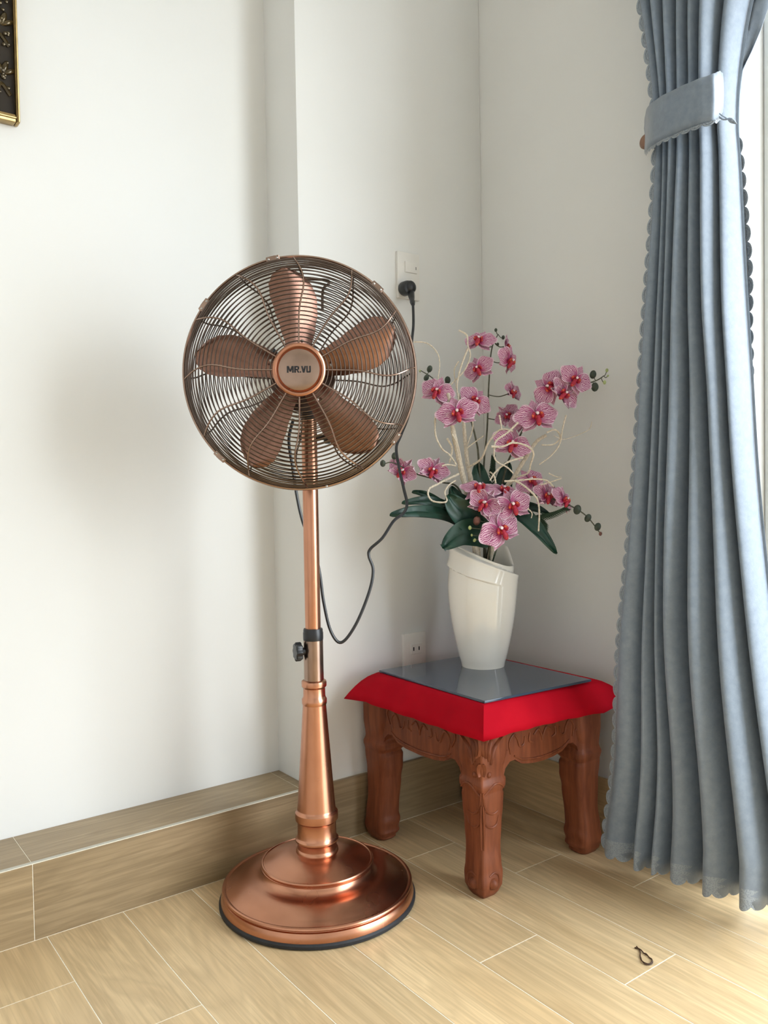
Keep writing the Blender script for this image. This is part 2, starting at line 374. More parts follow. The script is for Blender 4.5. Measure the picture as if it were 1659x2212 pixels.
obj('collar', MB().lathe([(0.0160, 0.548), (0.0207, 0.548), (0.0212, 0.551), (0.0212, 0.564), (0.0205, 0.566), (0.0205, 0.570), (0.0195, 0.5725), (0.0160, 0.573)], 48, FC), 'black', fan)
obj('inner_pole', MB().lathe([(0.0160, 0.55), (0.0163, 0.552), (0.0163, 1.025), (0.0150, 1.03), (0, 1.03)], 48, FC), 'copper', fan)
kn = MB(); kd = (-RIGHT).copy(); kd.z = 0; kd.normalize(); kd = (kd*0.93 + V((-FWD.x, -FWD.y, 0)).normalized()*0.37).normalized()
q = kd.to_track_quat('Z', 'Y').to_matrix().to_4x4()
rows = []
for h, rr_ in ((0.0, 0.008), (0.012, 0.008), (0.013, 0.017), (0.015, 0.0185), (0.025, 0.0185), (0.027, 0.016), (0.0275, 0.0)):
    rows.append([(max(rr_, 1e-4)*(1+0.09*cos(8*a) if rr_ > 0.01 else 1)*cos(a), max(rr_, 1e-4)*(1+0.09*cos(8*a) if rr_ > 0.01 else 1)*sin(a), h) for a in [2*PI*k/48 for k in range(48)]])
kn.grid(rows, True).xf(Matrix.Translation((FX, FY, 0.526)) @ Matrix.Translation(kd*0.0135) @ q)
obj('height_knob', kn, 'black', fan)

# head frame: X to the viewer's right, Y up, Z out of the front guard
yawv = math.radians(-2.0)
zf = V((-0.5257, -0.8507, 0)); zf.rotate(Euler((0, 0, yawv))); zf = (zf+V((0, 0, -0.02))).normalized()
xr = V((0, 0, 1)).cross(zf).normalized(); yu = zf.cross(xr)
HC = at(649.5, 807.5, 1.59)
MH = Matrix(((xr.x, yu.x, zf.x, HC.x), (xr.y, yu.y, zf.y, HC.y), (xr.z, yu.z, zf.z, HC.z), (0, 0, 0, 1)))
MHL = Matrix.Translation(-V((FX, FY, 0))) @ MH
def head(name, mb, mat, parent=fan, smooth=35): return obj(name, mb.xf(MH), mat, parent, smooth=smooth)
RR = 0.2225
def prof_pts(prof, step, start):
    P = [V((a, b, 0)) for a, b in prof]; P = spline(P, 10); out = []; acc = start
    for a, b in zip(P, P[1:]):
        L = (b-a).length
        while acc <= L: out.append(a+(b-a)*(acc/L)); acc += step
        acc -= L
    return out
PF = [(0.048, 0.060), (0.10, 0.061), (0.155, 0.056), (0.192, 0.045), (0.212, 0.026), (0.2215, 0.005)]
PB = [(0.2215, -0.005), (0.2175, -0.032), (0.204, -0.060), (0.172, -0.080), (0.12, -0.090), (0.060, -0.094)]
def zprof(prof, r):
    P = sorted([(p.x, p.y) for p in spline([V((a, b, 0)) for a, b in prof], 12)]); return lerp(P, r)
def ringmesh(pts, wr_):
    mb = MB()
    for p in pts: mb.tube([(p.x*cos(2*PI*k/128), p.x*sin(2*PI*k/128), p.y) for k in range(128)], wr_, 5, True)
    return mb
rim = MB().lathe([(RR-0.001, -0.0075), (RR+0.0035, -0.0070), (RR+0.0042, -0.003), (RR+0.0042, 0.004), (RR+0.0030, 0.0072), (RR+0.0005, 0.0080), (RR-0.0010, 0.0060), (RR-0.0010, -0.0075)], 144)
head('guard_rim', rim, 'bronze')
fg = head('front_guard', ringmesh(prof_pts(PF, 0.0080, 0.006), 0.00125), 'wire')
rg = head('rear_guard', ringmesh(prof_pts(PB, 0.0085, 0.004), 0.00125), 'wire')
WAV = [(0.0, 0.3), (0.23, 0.5), (0.48, 0.8), (0.60, 2.6), (0.71, 4.6), (0.80, 3.6), (0.89, 1.0), (1.0, -3.2)]
def spoke(i, prof, zoff, wr_, r0, phase=0.0, amp=1.0):
    pts = []
    for k in range(37):
        r = r0+(0.2205-r0)*k/36; a = math.radians(30*i+phase+amp*lerp(WAV, r/0.2215)); pts.append((r, a))
    out = []
    for k, (r, a) in enumerate(pts):
        a2 = sum(pts[min(max(k+j, 0), 36)][1] for j in range(-3, 4))/7
        out.append((r*sin(a2), r*cos(a2), zprof(prof, r)+zoff))
    return MB().tube(out, wr_, 6)
for i in range(12):
    head('spoke', spoke(i, PF, 0.0022, 0.00165, 0.045), 'bronze', fg)
for i in range(12):
    head('spoke', spoke(i, PB, -0.0022, 0.0016, 0.052, 1.5, 1.1), 'wire', rg)
head('rear_plate', MB().lathe([(0, -0.097), (0.052, -0.097), (0.066, -0.0945), (0.066, -0.0925), (0, -0.0925)], 48), 'wire', rg)
bd = head('badge', MB().lathe([(0.0, 0.0690), (0.020, 0.0686), (0.034, 0.0670), (0.0385, 0.0655), (0.0395, 0.0640), (0.0405, 0.0650), (0.0435, 0.0690), (0.0465, 0.0695), (0.0490, 0.0675), (0.0500, 0.0640), (0.0495, 0.058), (0.047, 0.056), (0, 0.056)], 72), 'copper')
head('badge_face', MB().lathe([(0.0, 0.0700), (0.020, 0.0697), (0.034, 0.0682), (0.0382, 0.0668), (0.0384, 0.066), (0, 0.066)], 64), 'bronze', bd)
lt = MB(); H_, SW = 0.0122, 0.0032
def stroke(x0, y0, x1, y1, w0=SW):                        # a bold bar whose ends are cut level
    lt.prism([(x0-w0/2, y0), (x0+w0/2, y0), (x1+w0/2, y1), (x1-w0/2, y1)], lambda a_, b_: (a_, b_-H_/2, 0.0695), lambda a_, b_: (a_, b_-H_/2, 0.0706))
def hbar(x0, x1, y, h_): lt.prism([(x0, y), (x1, y), (x1, y+h_), (x0, y+h_)], lambda a_, b_: (a_, b_-H_/2, 0.0695), lambda a_, b_: (a_, b_-H_/2, 0.0706))
stroke(-0.0192, 0, -0.0192, H_); stroke(-0.0096, 0, -0.0096, H_); stroke(-0.0144, 0.002, -0.0184, H_, 0.0030); stroke(-0.0144, 0.002, -0.0104, H_, 0.0030)      # M
stroke(-0.0056, 0, -0.0056, H_); hbar(-0.0056, -0.0004, H_-0.0026, 0.0026); hbar(-0.0056, -0.0004, 0.0048, 0.0024); stroke(0.0006, 0.0056, 0.0006, H_-0.0008, 0.0028); stroke(0.0010, 0, -0.0016, 0.0052)   # R
hbar(0.0031, 0.0057, 0.0, 0.0024)                                                                                    # .
stroke(0.0102, 0, 0.0072, H_); stroke(0.0104, 0, 0.0134, H_)                                                         # V
stroke(0.0166, 0.0014, 0.0166, H_, 0.0029); stroke(0.0222, 0.0014, 0.0222, H_, 0.0029); hbar(0.0158, 0.0230, 0.0, 0.0026)   # U
lt.xf(Matrix.Translation((-0.0016, 0, 0)))
tag(head('badge_lettering', lt, 'ink', bd, 0), 'black block lettering MR.VU')
# blades
def blade_mesh():
    W_ = [(0, 0.050), (0.12, 0.058), (0.3, 0.074), (0.5, 0.089), (0.66, 0.095), (0.80, 0.088), (0.90, 0.068), (0.96, 0.044), (1.0, 0.014)]
    rows = []
    for i in range(33):
        u = i/32; r = 0.036+0.166*u; wd = smoothed(W_, u); tw = math.radians(30-10*u); row = []
        for j in range(13):
            s = j/12-0.5; camber = 0.010*(1-4*s*s)*min(1, u*3)
            tn = s*wd+0.006*sin(u*PI)-0.012*u*u; 
            row.append((tn*cos(tw), r, -s*wd*sin(tw)+camber+0.008))
        rows.append(row)
    mb = MB().grid(rows); top = len(mb.v)
    mb.grid([[(p[0], p[1], p[2]-0.0012) for p in r] for r in rows])
    return mb.mesh('blade', 'blade', V((0, 0, 0)), 60)
bmsh = blade_mesh()
RIV = MB().ball((0.009, 0.060, 0.0165), 0.0034, 8, 6, (1, 1, 0.6)).mesh('rivet', 'steel')
for i in range(5):
    b = link('blade', bmsh, fan, None, MHL @ Matrix.Rotation(math.radians(-(-4+72*i)), 4, 'Z')); PIV[b] = V((FX, FY, 0))
    a = math.radians(-4+72*i+9); link('rivet', RIV, b)
head('hub', MB().lathe([(0, -0.004), (0.030, -0.004), (0.036, 0.0), (0.036, 0.018), (0.030, 0.026), (0.012, 0.030), (0, 0.030)], 40), 'copper')
head('motor_housing', MB().lathe([(0, -0.200), (0.030, -0.198), (0.050, -0.185), (0.052, -0.160), (0.053, -0.110), (0.050, -0.098), (0.012, -0.097), (0.008, 0.0), (0, 0.0)], 48), 'bronze')
# neck joint between pole and motor
pj = MH.inverted() @ V((FX, FY, 0.985))
nk = MB().tube([V((FX, FY, 1.010)), V((FX, FY, 1.022)), V((FX, FY, 1.040)), MH @ V((pj.x*0.6, -0.05, -0.140)), MH @ V((0, -0.03, -0.145))], [0.017, 0.020, 0.021, 0.021, 0.02], 20)
obj('tilt_joint', nk, 'black', fan)
obj('tilt_knob', MB().lathe([(0, 0), (0.011, 0), (0.014, 0.003), (0.014, 0.012), (0.011, 0.015), (0, 0.015)], 20).xf(MH @ Matrix.Translation((0.040, -0.118, -0.13)) @ Matrix.Rotation(PI/2, 4, 'Y')), 'black', fan)
obj('tilt_bolt', MB().tube([MH @ V((-0.012, -0.118, -0.13)), MH @ V((0.044, -0.118, -0.13))], 0.006, 12), 'black', fan)
head('oscillation_knob', MB().lathe([(0, 0.03), (0.008, 0.03), (0.009, 0.026), (0.006, 0.02), (0.006, 0), (0, 0)], 16).xf(Matrix.Translation((-0.045, 0.05, -0.15)) @ Matrix.Rotation(-0.7, 4, 'X') @ Matrix.Rotation(-0.8, 4, 'Y')), 'black')
# carrying handle behind the guard
hp = [(-0.040, 0.150, -0.086), (-0.042, 0.178, -0.088), (-0.046, 0.192, -0.094), (-0.036, 0.201, -0.100), (0.0, 0.205, -0.104), (0.050, 0.203, -0.100), (0.057, 0.194, -0.094), (0.045, 0.180, -0.088), (0.043, 0.138, -0.087)]
head('carry_handle', MB().tube(spline(hp, 8), 0.0028, 8), 'wire')
# rim clips with screws
for a, big in ((42.6, 1), (125, 1), (168, 0), (225, 1), (306, 1), (347.5, 1)):
    ar = math.radians(a); M = Matrix.Rotation(-ar, 4, 'Z')
    if big:
        cl = MB().box((-0.013, RR-0.004, 0.0015), (0.013, RR+0.0062, 0.0098), 0.0012, 1)
        cl.box((-0.006, RR+0.0035, -0.012), (0.006, RR+0.0066, 0.0095), 0.001, 1)
        c = head('rim_clip', cl.xf(M), 'bronze')
        for s in (-0.0085, 0.0085): head('screw', MB().ball((s, RR+0.001, 0.0100), 0.0024, 8, 6, (1, 1, 0.6)).xf(M), 'steel', c)
    else: head('screw', MB().ball((0, RR+0.001, 0.0090), 0.0026, 8, 6, (1, 1, 0.7)).xf(M), 'steel')
# power cord and plug
PP = on(886, 620, 1, -0.028)
cpx = [(892, 655, 2.042), (893, 700, 2.03), (889, 750, 2.02), (889, 820, 1.97), (884, 890, 1.91), (866, 940, 1.87), (856, 968, 1.855), (862, 1010, 1.845), (872, 1055, 1.83), (879, 1088, 1.82), (872, 1108, 1.81), (850, 1126, 1.80), (826, 1162, 1.79),
       (800, 1186, 1.79), (797, 1202, 1.79), (806, 1232, 1.79), (797, 1280, 1.785), (768, 1350, 1.78), (737, 1388, 1.775), (714, 1362, 1.77), (699, 1300, 1.765), (690, 1235, 1.765), (676, 1180, 1.77), (655, 1130, 1.775), (642, 1075, 1.775), (632, 1010, 1.77), (624, 950, 1.765), (634, 905, 1.76)]
cp = spline([at(*c) for c in cpx], 8)
cord = obj('power_cord', MB().tube(cp, 0.0034, 8), 'black', fan)
pl = MB()
k = len(pl.v); pl.lathe([(0, 0.0), (0.0165, 0.0), (0.0185, 0.004), (0.0185, 0.020), (0.0165, 0.026), (0.010, 0.029), (0, 0.029)], 28)
pl.xf(Matrix.Translation((PP.x, 0.0005, PP.z)) @ Matrix.Rotation(PI/2, 4, 'X'), k)
k = len(pl.v); pl.ball((PP.x+0.004, -0.024, PP.z+0.001), 0.0165, 14, 10, (1.0, 0.75, 1.0))
e0 = V((PP.x+0.006, -0.022, PP.z-0.010)); e1 = cp[1]
pl.tube([e0, e0.lerp(e1, 0.3), e0.lerp(e1, 0.55), e0.lerp(e1, 0.62), e0.lerp(e1, 0.8), e1], [0.010, 0.0085, 0.0070, 0.0058, 0.0068, 0.0045], 12)
obj('plug', pl, 'black', cord)

# ------------------------------------------------------------------ wall sockets
def plate(name, x0, x1, z0, z1, label):
    o = thing(name, ((x0+x1)/2, 0.01, z0), label, 'socket')
    obj('cover_plate', MB().box((x0, 0.0015, z0), (x1, 0.0105, z1), 0.0018, 2), 'plate', o)
    return o
up = plate('wall_socket', -0.2960, -0.2235, 1.3520, 1.4715, 'white wall plate with rocker switch and black plug, above the orchids')
sw = obj('rocker_switch', MB().box((-0.2735, -0.0025, 1.4200), (-0.2335, 0.004, 1.4480), 0.0015, 2), 'plate', up)
obj('indicator_mark', MB().box((-0.2395, -0.0031, 1.4290), (-0.2380, -0.002, 1.4365)), 'slot', sw)
lo = plate('wall_socket', -0.2960, -0.2210, 0.3660, 0.4835, 'white wall plate with empty two-pin outlet, just above the stool top')
ins = obj('outlet_insert', MB().box((-0.2730, -0.0005, 0.4280), (-0.2350, 0.004, 0.4560), 0.001, 1), 'plate', lo)
for x in (-0.2640, -0.2460):
    obj('pin_slot', MB().box((x-0.0022, -0.0012, 0.4370), (x+0.0022, 0.001, 0.4470), 0.0008, 1), 'slot', ins)

# ------------------------------------------------------------------ gilded picture at the upper left
px1, pz0 = -1.1660, 1.622
px0, pz1 = px1-0.62, pz0+0.92
pic = thing('wall_picture', ((px0+px1)/2, NY, pz0), 'dark carved relief picture in a thin gilded frame', 'picture')
def bar(a, b, ax):
    lo_, hi_ = V(a), V(b); mb = MB().box(lo_, hi_, 0.003, 2)
    l2, h2 = lo_.copy(), hi_.copy()
    l2.y = lo_.y-0.004; h2.y = lo_.y+0.002
    o_ = 'x' if ax == 'z' else 'z'
    c0 = getattr(lo_, o_); c1 = getattr(hi_, o_); mid = (c0+c1)/2
    setattr(l2, o_, mid-0.0022); setattr(h2, o_, mid+0.0022); mb.box(l2, h2, 0.002, 2); return mb
TH = 0.026
obj('frame_rail', bar((px1-0.008, NY-TH, pz0), (px1, NY, pz1), 'z'), 'gold', pic)
obj('frame_rail', bar((px0, NY-TH, pz0), (px0+0.008, NY, pz1), 'z'), 'gold', pic)
obj('frame_rail', bar((px0+0.008, NY-TH, pz0), (px1-0.008, NY, pz0+0.016), 'x'), 'gold', pic)
obj('frame_rail', bar((px0+0.008, NY-TH, pz1-0.016), (px1-0.008, NY, pz1), 'x'), 'gold', pic)
pan = obj('panel', MB().box((px0+0.008, NY-0.016, pz0+0.016), (px1-0.008, NY-0.002, pz1-0.016)), 'panel', pic)
rel = MB(); yb = NY-0.017
for side in (1, -1):
    for i in range(9):
        zc = pz0+0.05+i*0.098; xb = (px1-0.030) if side > 0 else (px0+0.030)
        rel.tube(spline([(xb-side*0.045, yb, zc-0.02), (xb-side*0.015, yb, zc+0.0), (xb-side*0.004, yb, zc+0.025), (xb+side*0.014, yb, zc+0.004)], 6), 0.0042, 6)
        for a, L in ((0.5, 0.020), (1.25, 0.022), (2.0, 0.020), (2.7, 0.015)):
            c = V((xb+0.014*cos(a), yb, zc+0.045+0.014*sin(a)))
            rel.ball(c, L*0.7, 8, 6, (1, 0.35, 0.42), Euler((0, -a, 0)))
        for j in range(16):
            rel.ball((xb-side*0.002+random.uniform(-0.022, 0.020), yb-0.002, zc+random.uniform(0, 0.098)), random.uniform(0.0026, 0.0044), 7, 5)
tag(obj('carved_vine_relief', rel, 'relief', pan), kind='stuff')

# ------------------------------------------------------------------ carved stool
SX0, SX1, SY0, SY1 = -0.440, -0.052, -0.437, -0.013
stool = thing('carved_stool', (-0.24, -0.23, 0), 'low carved reddish-brown wooden stool with thick curved legs', 'stool')
ST = 0.4150
obj('top', MB().box((SX0+0.004, SY0+0.004, ST-0.024), (-0.108, -0.084, ST), 0.006, 3), 'redwood', stool)
LK = [(0.0, 0.046), (0.006, 0.054), (0.022, 0.066), (0.045, 0.068), (0.065, 0.064), (0.10, 0.062), (0.15, 0.066), (0.19, 0.071), (0.212, 0.073), (0.221, 0.070), (0.232, 0.079), (0.243, 0.080), (0.253, 0.073), (0.268, 0.072), (0.282, 0.078), (0.30, 0.084), (0.395, 0.086)]
OK_ = [(0.0, 0.010), (0.010, 0.004), (0.03, -0.001), (0.06, 0.002), (0.11, 0.006), (0.17, 0.005), (0.22, 0.002), (0.238, -0.001), (0.255, 0.003), (0.30, 0.0), (0.384, 0.0)]
def leg(cx, cy, sx, sy):
    rows = []
    top_ = 0.394 if sy > 0 else 0.372
    zs = [z for z in sorted(set([k[0] for k in LK]+[0.005*i for i in range(1, 79)]+[top_])) if z <= top_]
    for z in zs:
        s = smoothed(LK, z); o_ = smoothed(OK_, z); x = cx+sx*o_*1.0; y = cy+sy*o_; b = 0.005; c = 0.016
        ring = [(b, 0), (s-c, 0)] + [(s-c+c*sin(t_), c-c*cos(t_)) for t_ in (0.5, 1.07, PI/2)] + [(s, s-c)] + [(s-c+c*cos(t_), s-c+c*sin(t_)) for t_ in (0.5, 1.07, PI/2)] + [(c, s)] + [(c-c*sin(t_), s-c+c*cos(t_)) for t_ in (0.5, 1.07, PI/2)] + [(0, b), (b*0.3, b*0.3)]
        rows.append([(x+sx*p, y+sy*q_, z) for p, q_ in ring])
    mb = MB().grid(rows, True); n = len(rows[0])
    mb.f.append(tuple(range(n))); mb.f.append(tuple(len(mb.v)-n+i for i in range(n)))
    o = obj('leg', mb, 'redwood', stool, smooth=50)
    return o
legs = {}
for cx, sx in ((SX0, 1), (SX1, -1)):
    for cy, sy in ((SY0, 1), (SY1, -1)): legs[(sx, sy)] = leg(cx, cy, sx, sy)
# scroll on the inner side of each leg head
def carve(paths, f, parent, r=0.0022):
    for p in paths:
        pts = spline([f(*a[:2]) for a in p], 7); n = len(pts)
        rad = [max(0.0007, r*(0.35+0.65*sin(PI*(0.12+0.8*i/(n-1))))) for i in range(n)]
        obj('carving', MB().tube(pts, rad, 6), 'redwood', parent)
def leaf_relief(mb, f, a, b, wd, h=0.003):             # raised carved leaf between (a) and (b) in face coordinates
    a, b = V((*a, 0)), V((*b, 0)); d = b-a; L = d.length; d /= L; nn = V((-d.y, d.x, 0)); rows = []
    for i in range(9):
        t_ = i/8; w_ = wd*sin(PI*min(1, 0.08+t_*0.92))**0.8*(1-0.5*t_); c = a+d*L*t_+nn*wd*0.8*sin(PI*t_)
        rows.append([f(*(c+nn*w_*s)[:2], h*(1-s*s)-0.001) for s in (-1, -0.6, 0, 0.6, 1)])
    mb.grid(rows)
def o_at(z): return smoothed(OK_, z)
fL = lambda a, z, h=0.0: V((SX0+o_at(z)-h, SY0+a, z))           # face toward -x, a runs back along +y
fR = lambda a, z, h=0.0: V((SX0+a, SY0+o_at(z)-h, z))           # face toward -y, a runs along +x
for f in (fL, fR):
    for a, b, wd in (((0.006, 0.305), (0.010, 0.352), 0.006), ((0.012, 0.300), (0.024, 0.356), 0.007), ((0.020, 0.292), (0.044, 0.356), 0.008), ((0.026, 0.284), (0.060, 0.340), 0.008), ((0.004, 0.290), (0.006, 0.262), 0.006)):
        mb = MB(); leaf_relief(mb, f, a, b, wd*1.15, 0.0065); obj('carved_leaf', mb, 'redwood', legs[(1, 1)], smooth=60)
    for c_, r_ in (((0.024, 0.262, -0.002), 0.007), ((0.030, 0.030, -0.004), 0.013)): obj('carved_boss', MB().ball(f(*c_), r_, 10, 8), 'redwood', legs[(1, 1)], smooth=60)
    carve([[(0.004, 0.218), (0.018, 0.228), (0.036, 0.240), (0.052, 0.238), (0.066, 0.226)], [(0.004, 0.228), (0.010, 0.200), (0.020, 0.183), (0.036, 0.176), (0.050, 0.180)], [(0.012, 0.190), (0.014, 0.160), (0.030, 0.148), (0.046, 0.152), (0.052, 0.170)],
           [(0.006, 0.200), (0.010, 0.150), (0.010, 0.105)], [(0.020, 0.048), (0.034, 0.052), (0.046, 0.044), (0.044, 0.026), (0.034, 0.022), (0.030, 0.032)]], f, legs[(1, 1)], 0.0027)
# aprons with cusped lower edge
def apron(fo, a0, a1, fin):
    L = a1-a0
    low = [(0.070, 0.238), (0.078, 0.262), (0.092, 0.274), (0.108, 0.275), (0.128, 0.262), (0.16, 0.256)]
    poly = [(a0+0.02, 0.394), (a0+0.02, 0.240)] + [(a0+x, z) for x, z in low] + [(a0+L/2, 0.254)] + [(a1-x, z) for x, z in reversed(low)] + [(a1-0.02, 0.240), (a1-0.02, 0.394)]
    return MB().prism(poly, lambda a, z: fo(a, z), lambda a, z: fin(a, z))
IN = 0.009
sides = [
    (lambda a, z, h=0.0: V((SX0+IN-h, a, z)), SY0, SY1, lambda a, z: V((SX0+IN+0.022, a, z))),
    (lambda a, z, h=0.0: V((a, SY0+IN-h, z)), SX0, SX1, lambda a, z: V((a, SY0+IN+0.022, z))),
    (lambda a, z, h=0.0: V((SX1-IN+h, a, z)), SY0, SY1, lambda a, z: V((SX1-IN-0.022, a, z))),
    (lambda a, z, h=0.0: V((a, SY1-IN+h, z)), SX0, SX1, lambda a, z: V((a, SY1-IN-0.022, z)))]
for i, (fo, a0, a1, fin) in enumerate(sides):
    ap = obj('apron', apron(fo, a0, a1, fin), 'redwood', stool)
    if i < 2:
        m = (a0+a1)/2; S = []
        for sg in (1, -1):
            S += [[(m+sg*0.110, 0.300), (m+sg*0.122, 0.325), (m+sg*0.105, 0.348), (m+sg*0.080, 0.352)],
                  [(m+sg*0.100, 0.290), (m+sg*0.104, 0.315), (m+sg*0.090, 0.330), (m+sg*0.078, 0.318), (m+sg*0.072, 0.302), (m+sg*0.060, 0.304), (m+sg*0.056, 0.320)],
                  [(m+sg*0.040, 0.325), (m+sg*0.042, 0.308), (m+sg*0.030, 0.302)], [(m+sg*0.028, 0.318), (m+sg*0.014, 0.328), (m+sg*0.004, 0.316), (m, 0.300)]]
        S.append([(a0+0.105, 0.284), (a0+0.135, 0.270), (m, 0.264), (a1-0.135, 0.270), (a1-0.105, 0.284)])
        carve(S, lambda a, z: fo(a, z, 0.0006), ap, 0.0028)

# ------------------------------------------------------------------ red cloth
cl = MB(); loops = []
CX0, CX1, CY0, CY1 = SX0-0.002, -0.104, SY0-0.012, -0.080
def rect_loop(fn, n=14):
    out = []
    cs = [(CX0, CY0), (CX1, CY0), (CX1, CY1), (CX0, CY1)]
    for i in range(4):
        a, b = V((*cs[i], 0)), V((*cs[(i+1) % 4], 0))
        for k in range(n): out.append(fn(a.lerp(b, k/n), i, k/n))
    return out
cen = V(((CX0+CX1)/2, (CY0+CY1)/2, 0))
def outward(p, i, t_):
    # outward direction: sides 0 (-y), 1 (+x), 2 (+y), 3 (-x); blend at the corners
    N = [V((0, -1, 0)), V((1, 0, 0)), V((0, 1, 0)), V((-1, 0, 0))]
    if t_ == 0: return N[i]+N[i-1]
    return N[i]
ZT = ST+0.0022
loops.append(rect_loop(lambda p, i, t_: cen+(p-cen)*0.90+V((0, 0, ZT))))
loops.append(rect_loop(lambda p, i, t_: p+V((0, 0, ZT))))
def skirt(p, i, t_, s):                               # s 0..1 down the overhang
    d = outward(p, i, t_); lim = {0: 0.028, 3: 0.034, 1: 0.066, 2: 0.070}[i]; dz = {0: 0.062, 3: 0.064, 1: 0.034, 2: 0.026}[i]
    if i == 3: lim += 0.026*(1-t_)**2; dz -= 0.012*(1-t_)**2
    if i == 0: lim += 0.030*t_**3
    if t_ == 0 and i == 1: d = V((0.075, -0.045, 0))/0.066; dz = 0.050
    if t_ == 0 and i == 3: d = V((-1.15, 0.75, 0)); lim = 0.058; dz = 0.058
    if t_ == 0 and i == 0: d = V((-0.8, -0.75, 0)); lim = 0.030; dz = 0.066
    wav = 0.003*sin(9*t_*PI+i)*s
    q_ = p+d*(lim*(s**0.8)+wav); q_.z = ZT-dz*s**1.35
    return q_
for s in (0.08, 0.2, 0.4, 0.6, 0.8, 1.0): loops.append(rect_loop(lambda p, i, t_: skirt(p, i, t_, s)))
cl.grid(loops, True); cl.f.append(tuple(range(len(loops[0]))))
for i, p in enumerate(cl.v):
    if p.x > -0.006: p.x = -0.006
    if p.y > -0.008: p.y = -0.008
cloth = obj('red_cloth', cl, 'cloth', pivot=(cen.x, cen.y, ZT), smooth=40)
sm = cloth.modifiers.new('thickness', 'SOLIDIFY'); sm.thickness = 0.0016; sm.offset = 1
tag(cloth, 'bright red cloth draped over the top of the carved stool', 'tablecloth')
# tinted glass sheet
GZ = 0.412
g = [V((-0.4345, -0.0770, 0)), V((-0.4395, -0.4480, 0)), V((-0.1255, -0.4680, 0)), V((-0.1205, -0.0900, 0))]
gm = MB()
gm.v = [V((p.x, p.y, ZT+0.0018)) for p in g]+[V((p.x, p.y, 0.4245)) for p in g]
gm.f = [(0, 1, 2, 3), (7, 6, 5, 4), (0, 4, 5, 1), (1, 5, 6, 2), (2, 6, 7, 3), (3, 7, 4, 0)]
glass = obj('glass_sheet', gm, 'glass', pivot=(-0.28, -0.27, ZT), smooth=0)
bvm = glass.modifiers.new('edge', 'BEVEL'); bvm.width = 0.0012; bvm.segments = 2
tag(glass, 'dark navy glass sheet lying on the red cloth under the vase', 'glass sheet')

# ------------------------------------------------------------------ vase
GT = 0.4247
VC = on(1043.5, 1437, 2, GT); VX, VY = VC.x, VC.y
vdep = (V((VX, VY, 0.55))-CAM).dot(FWD)
vprof = [(0.0, 0.0525), (0.010, 0.0545), (0.03, 0.0600), (0.07, 0.0690), (0.11, 0.0765), (0.15, 0.0815), (0.18, 0.0835), (0.205, 0.0835), (0.235, 0.0805), (0.26, 0.0760), (0.285, 0.0720), (0.30, 0.0705)]
VPS = [(p.x, p.y) for p in spline([V((a, b, 0)) for a, b in vprof], 8)]
cam_a = math.atan2(-FWD.y, -FWD.x)
RIMT = [(-3.2, 0.0), (-1.3, 0.0), (1.15, 1.0), (1.45, 1.0), (2.0, 0.08), (3.2, 0.0)]
vs_ = MB(); rows = []; NTH = 160; NZ = 140
def band(th):                                        # th: 0 faces the viewer, positive to the viewer's right
    return th
for j in range(NZ+1):
    row = []
    for k in range(NTH):
        th = -PI+2*PI*k/NTH
        ztop = 0.296-0.050*smoothed(RIMT, th)
        z = ztop*j/NZ
        r = lerp(VPS, z)
        c1 = 0.262-0.030*sin(max(-1.57, min(1.57, th)))-0.012*th/PI         # upper crease descending to the right
        c2 = 0.222-0.026*sin(max(-1.57, min(1.57, th+0.35)))
        d1_ = c1-z; add = 0
        if d1_ > 0: add += 0.0100*math.exp(-d1_/0.022)*min(1, d1_/0.005)
        else: add -= 0.0050*math.exp(d1_/0.010)
        if th < 0.6:
            d2_ = z-c2; fade = min(1, max(0, (0.6-th)/0.9))*min(1, max(0, (th+2.6)/0.9))
            if d2_ > 0: add += 0.0085*math.exp(-d2_/0.025)*fade*min(1, d2_/0.003)
        r += add
        a = cam_a-0+th                                 # viewer's right is +th about +z
        row.append((VX+r*cos(a), VY+r*sin(a), GT+z))
    rows.append(row)
inner = []
for dz, sc_ in ((0.001, 0.95), (-0.004, 0.91), (-0.03, 0.88), (-0.09, 0.85)):
    inner.append([(VX+(p[0]-VX)*sc_, VY+(p[1]-VY)*sc_, p[2]+dz) for p in rows[-1]])
vs_.grid(rows+inner, True); n = NTH
vs_.f.append(tuple(range(n))); vs_.f.append(tuple(len(vs_.v)-n+i for i in range(n)))
vase = obj('vase', vs_, 'ceramic', pivot=(VX, VY, GT), smooth=60)
tag(vase, 'cream glazed ceramic vase with a spiral wrapped rim, standing on the glass', 'vase')

# ------------------------------------------------------------------ orchids
MOUTH = V((VX, VY, GT+0.235))
def petal_mesh(name, L, wd, cup, back, point, nu=10, nv=12):
    mb = MB(); rows = []; uvs = []
    for i in range(nv+1):
        t_ = i/nv; w_ = wd*max(0.16*(1-t_), (1-min(1, abs(2*t_-point)/point)**2.3)**0.5)
        row = []
        for j in range(nu+1):
            s = 2*j/nu-1
            row.append((s*w_, L*(t_-0.42*s*s*t_**3), cup*(s*s)*w_*1.2+back*t_*t_*L+0.0012*sin(5*s+7*t_)))
        rows.append(row)
    mb.grid(rows); m = bpy.data.meshes.new(name); m.from_pydata([tuple(p) for p in mb.v], [], mb.f)
    ul = m.uv_layers.new(name='uv'); n = nu+1
    for lp in m.loops:
        i, j = divmod(lp.vertex_index, n); ul.data[lp.index].uv = (j/nu, i/nv)
    m.shade_smooth(); m.materials.append(MAT['petal']); return m
PETAL = [petal_mesh('petal', 0.048, 0.0255, 0.10, -0.10, 1.16), petal_mesh('petal', 0.046, 0.024, 0.30, 0.10, 1.16)]
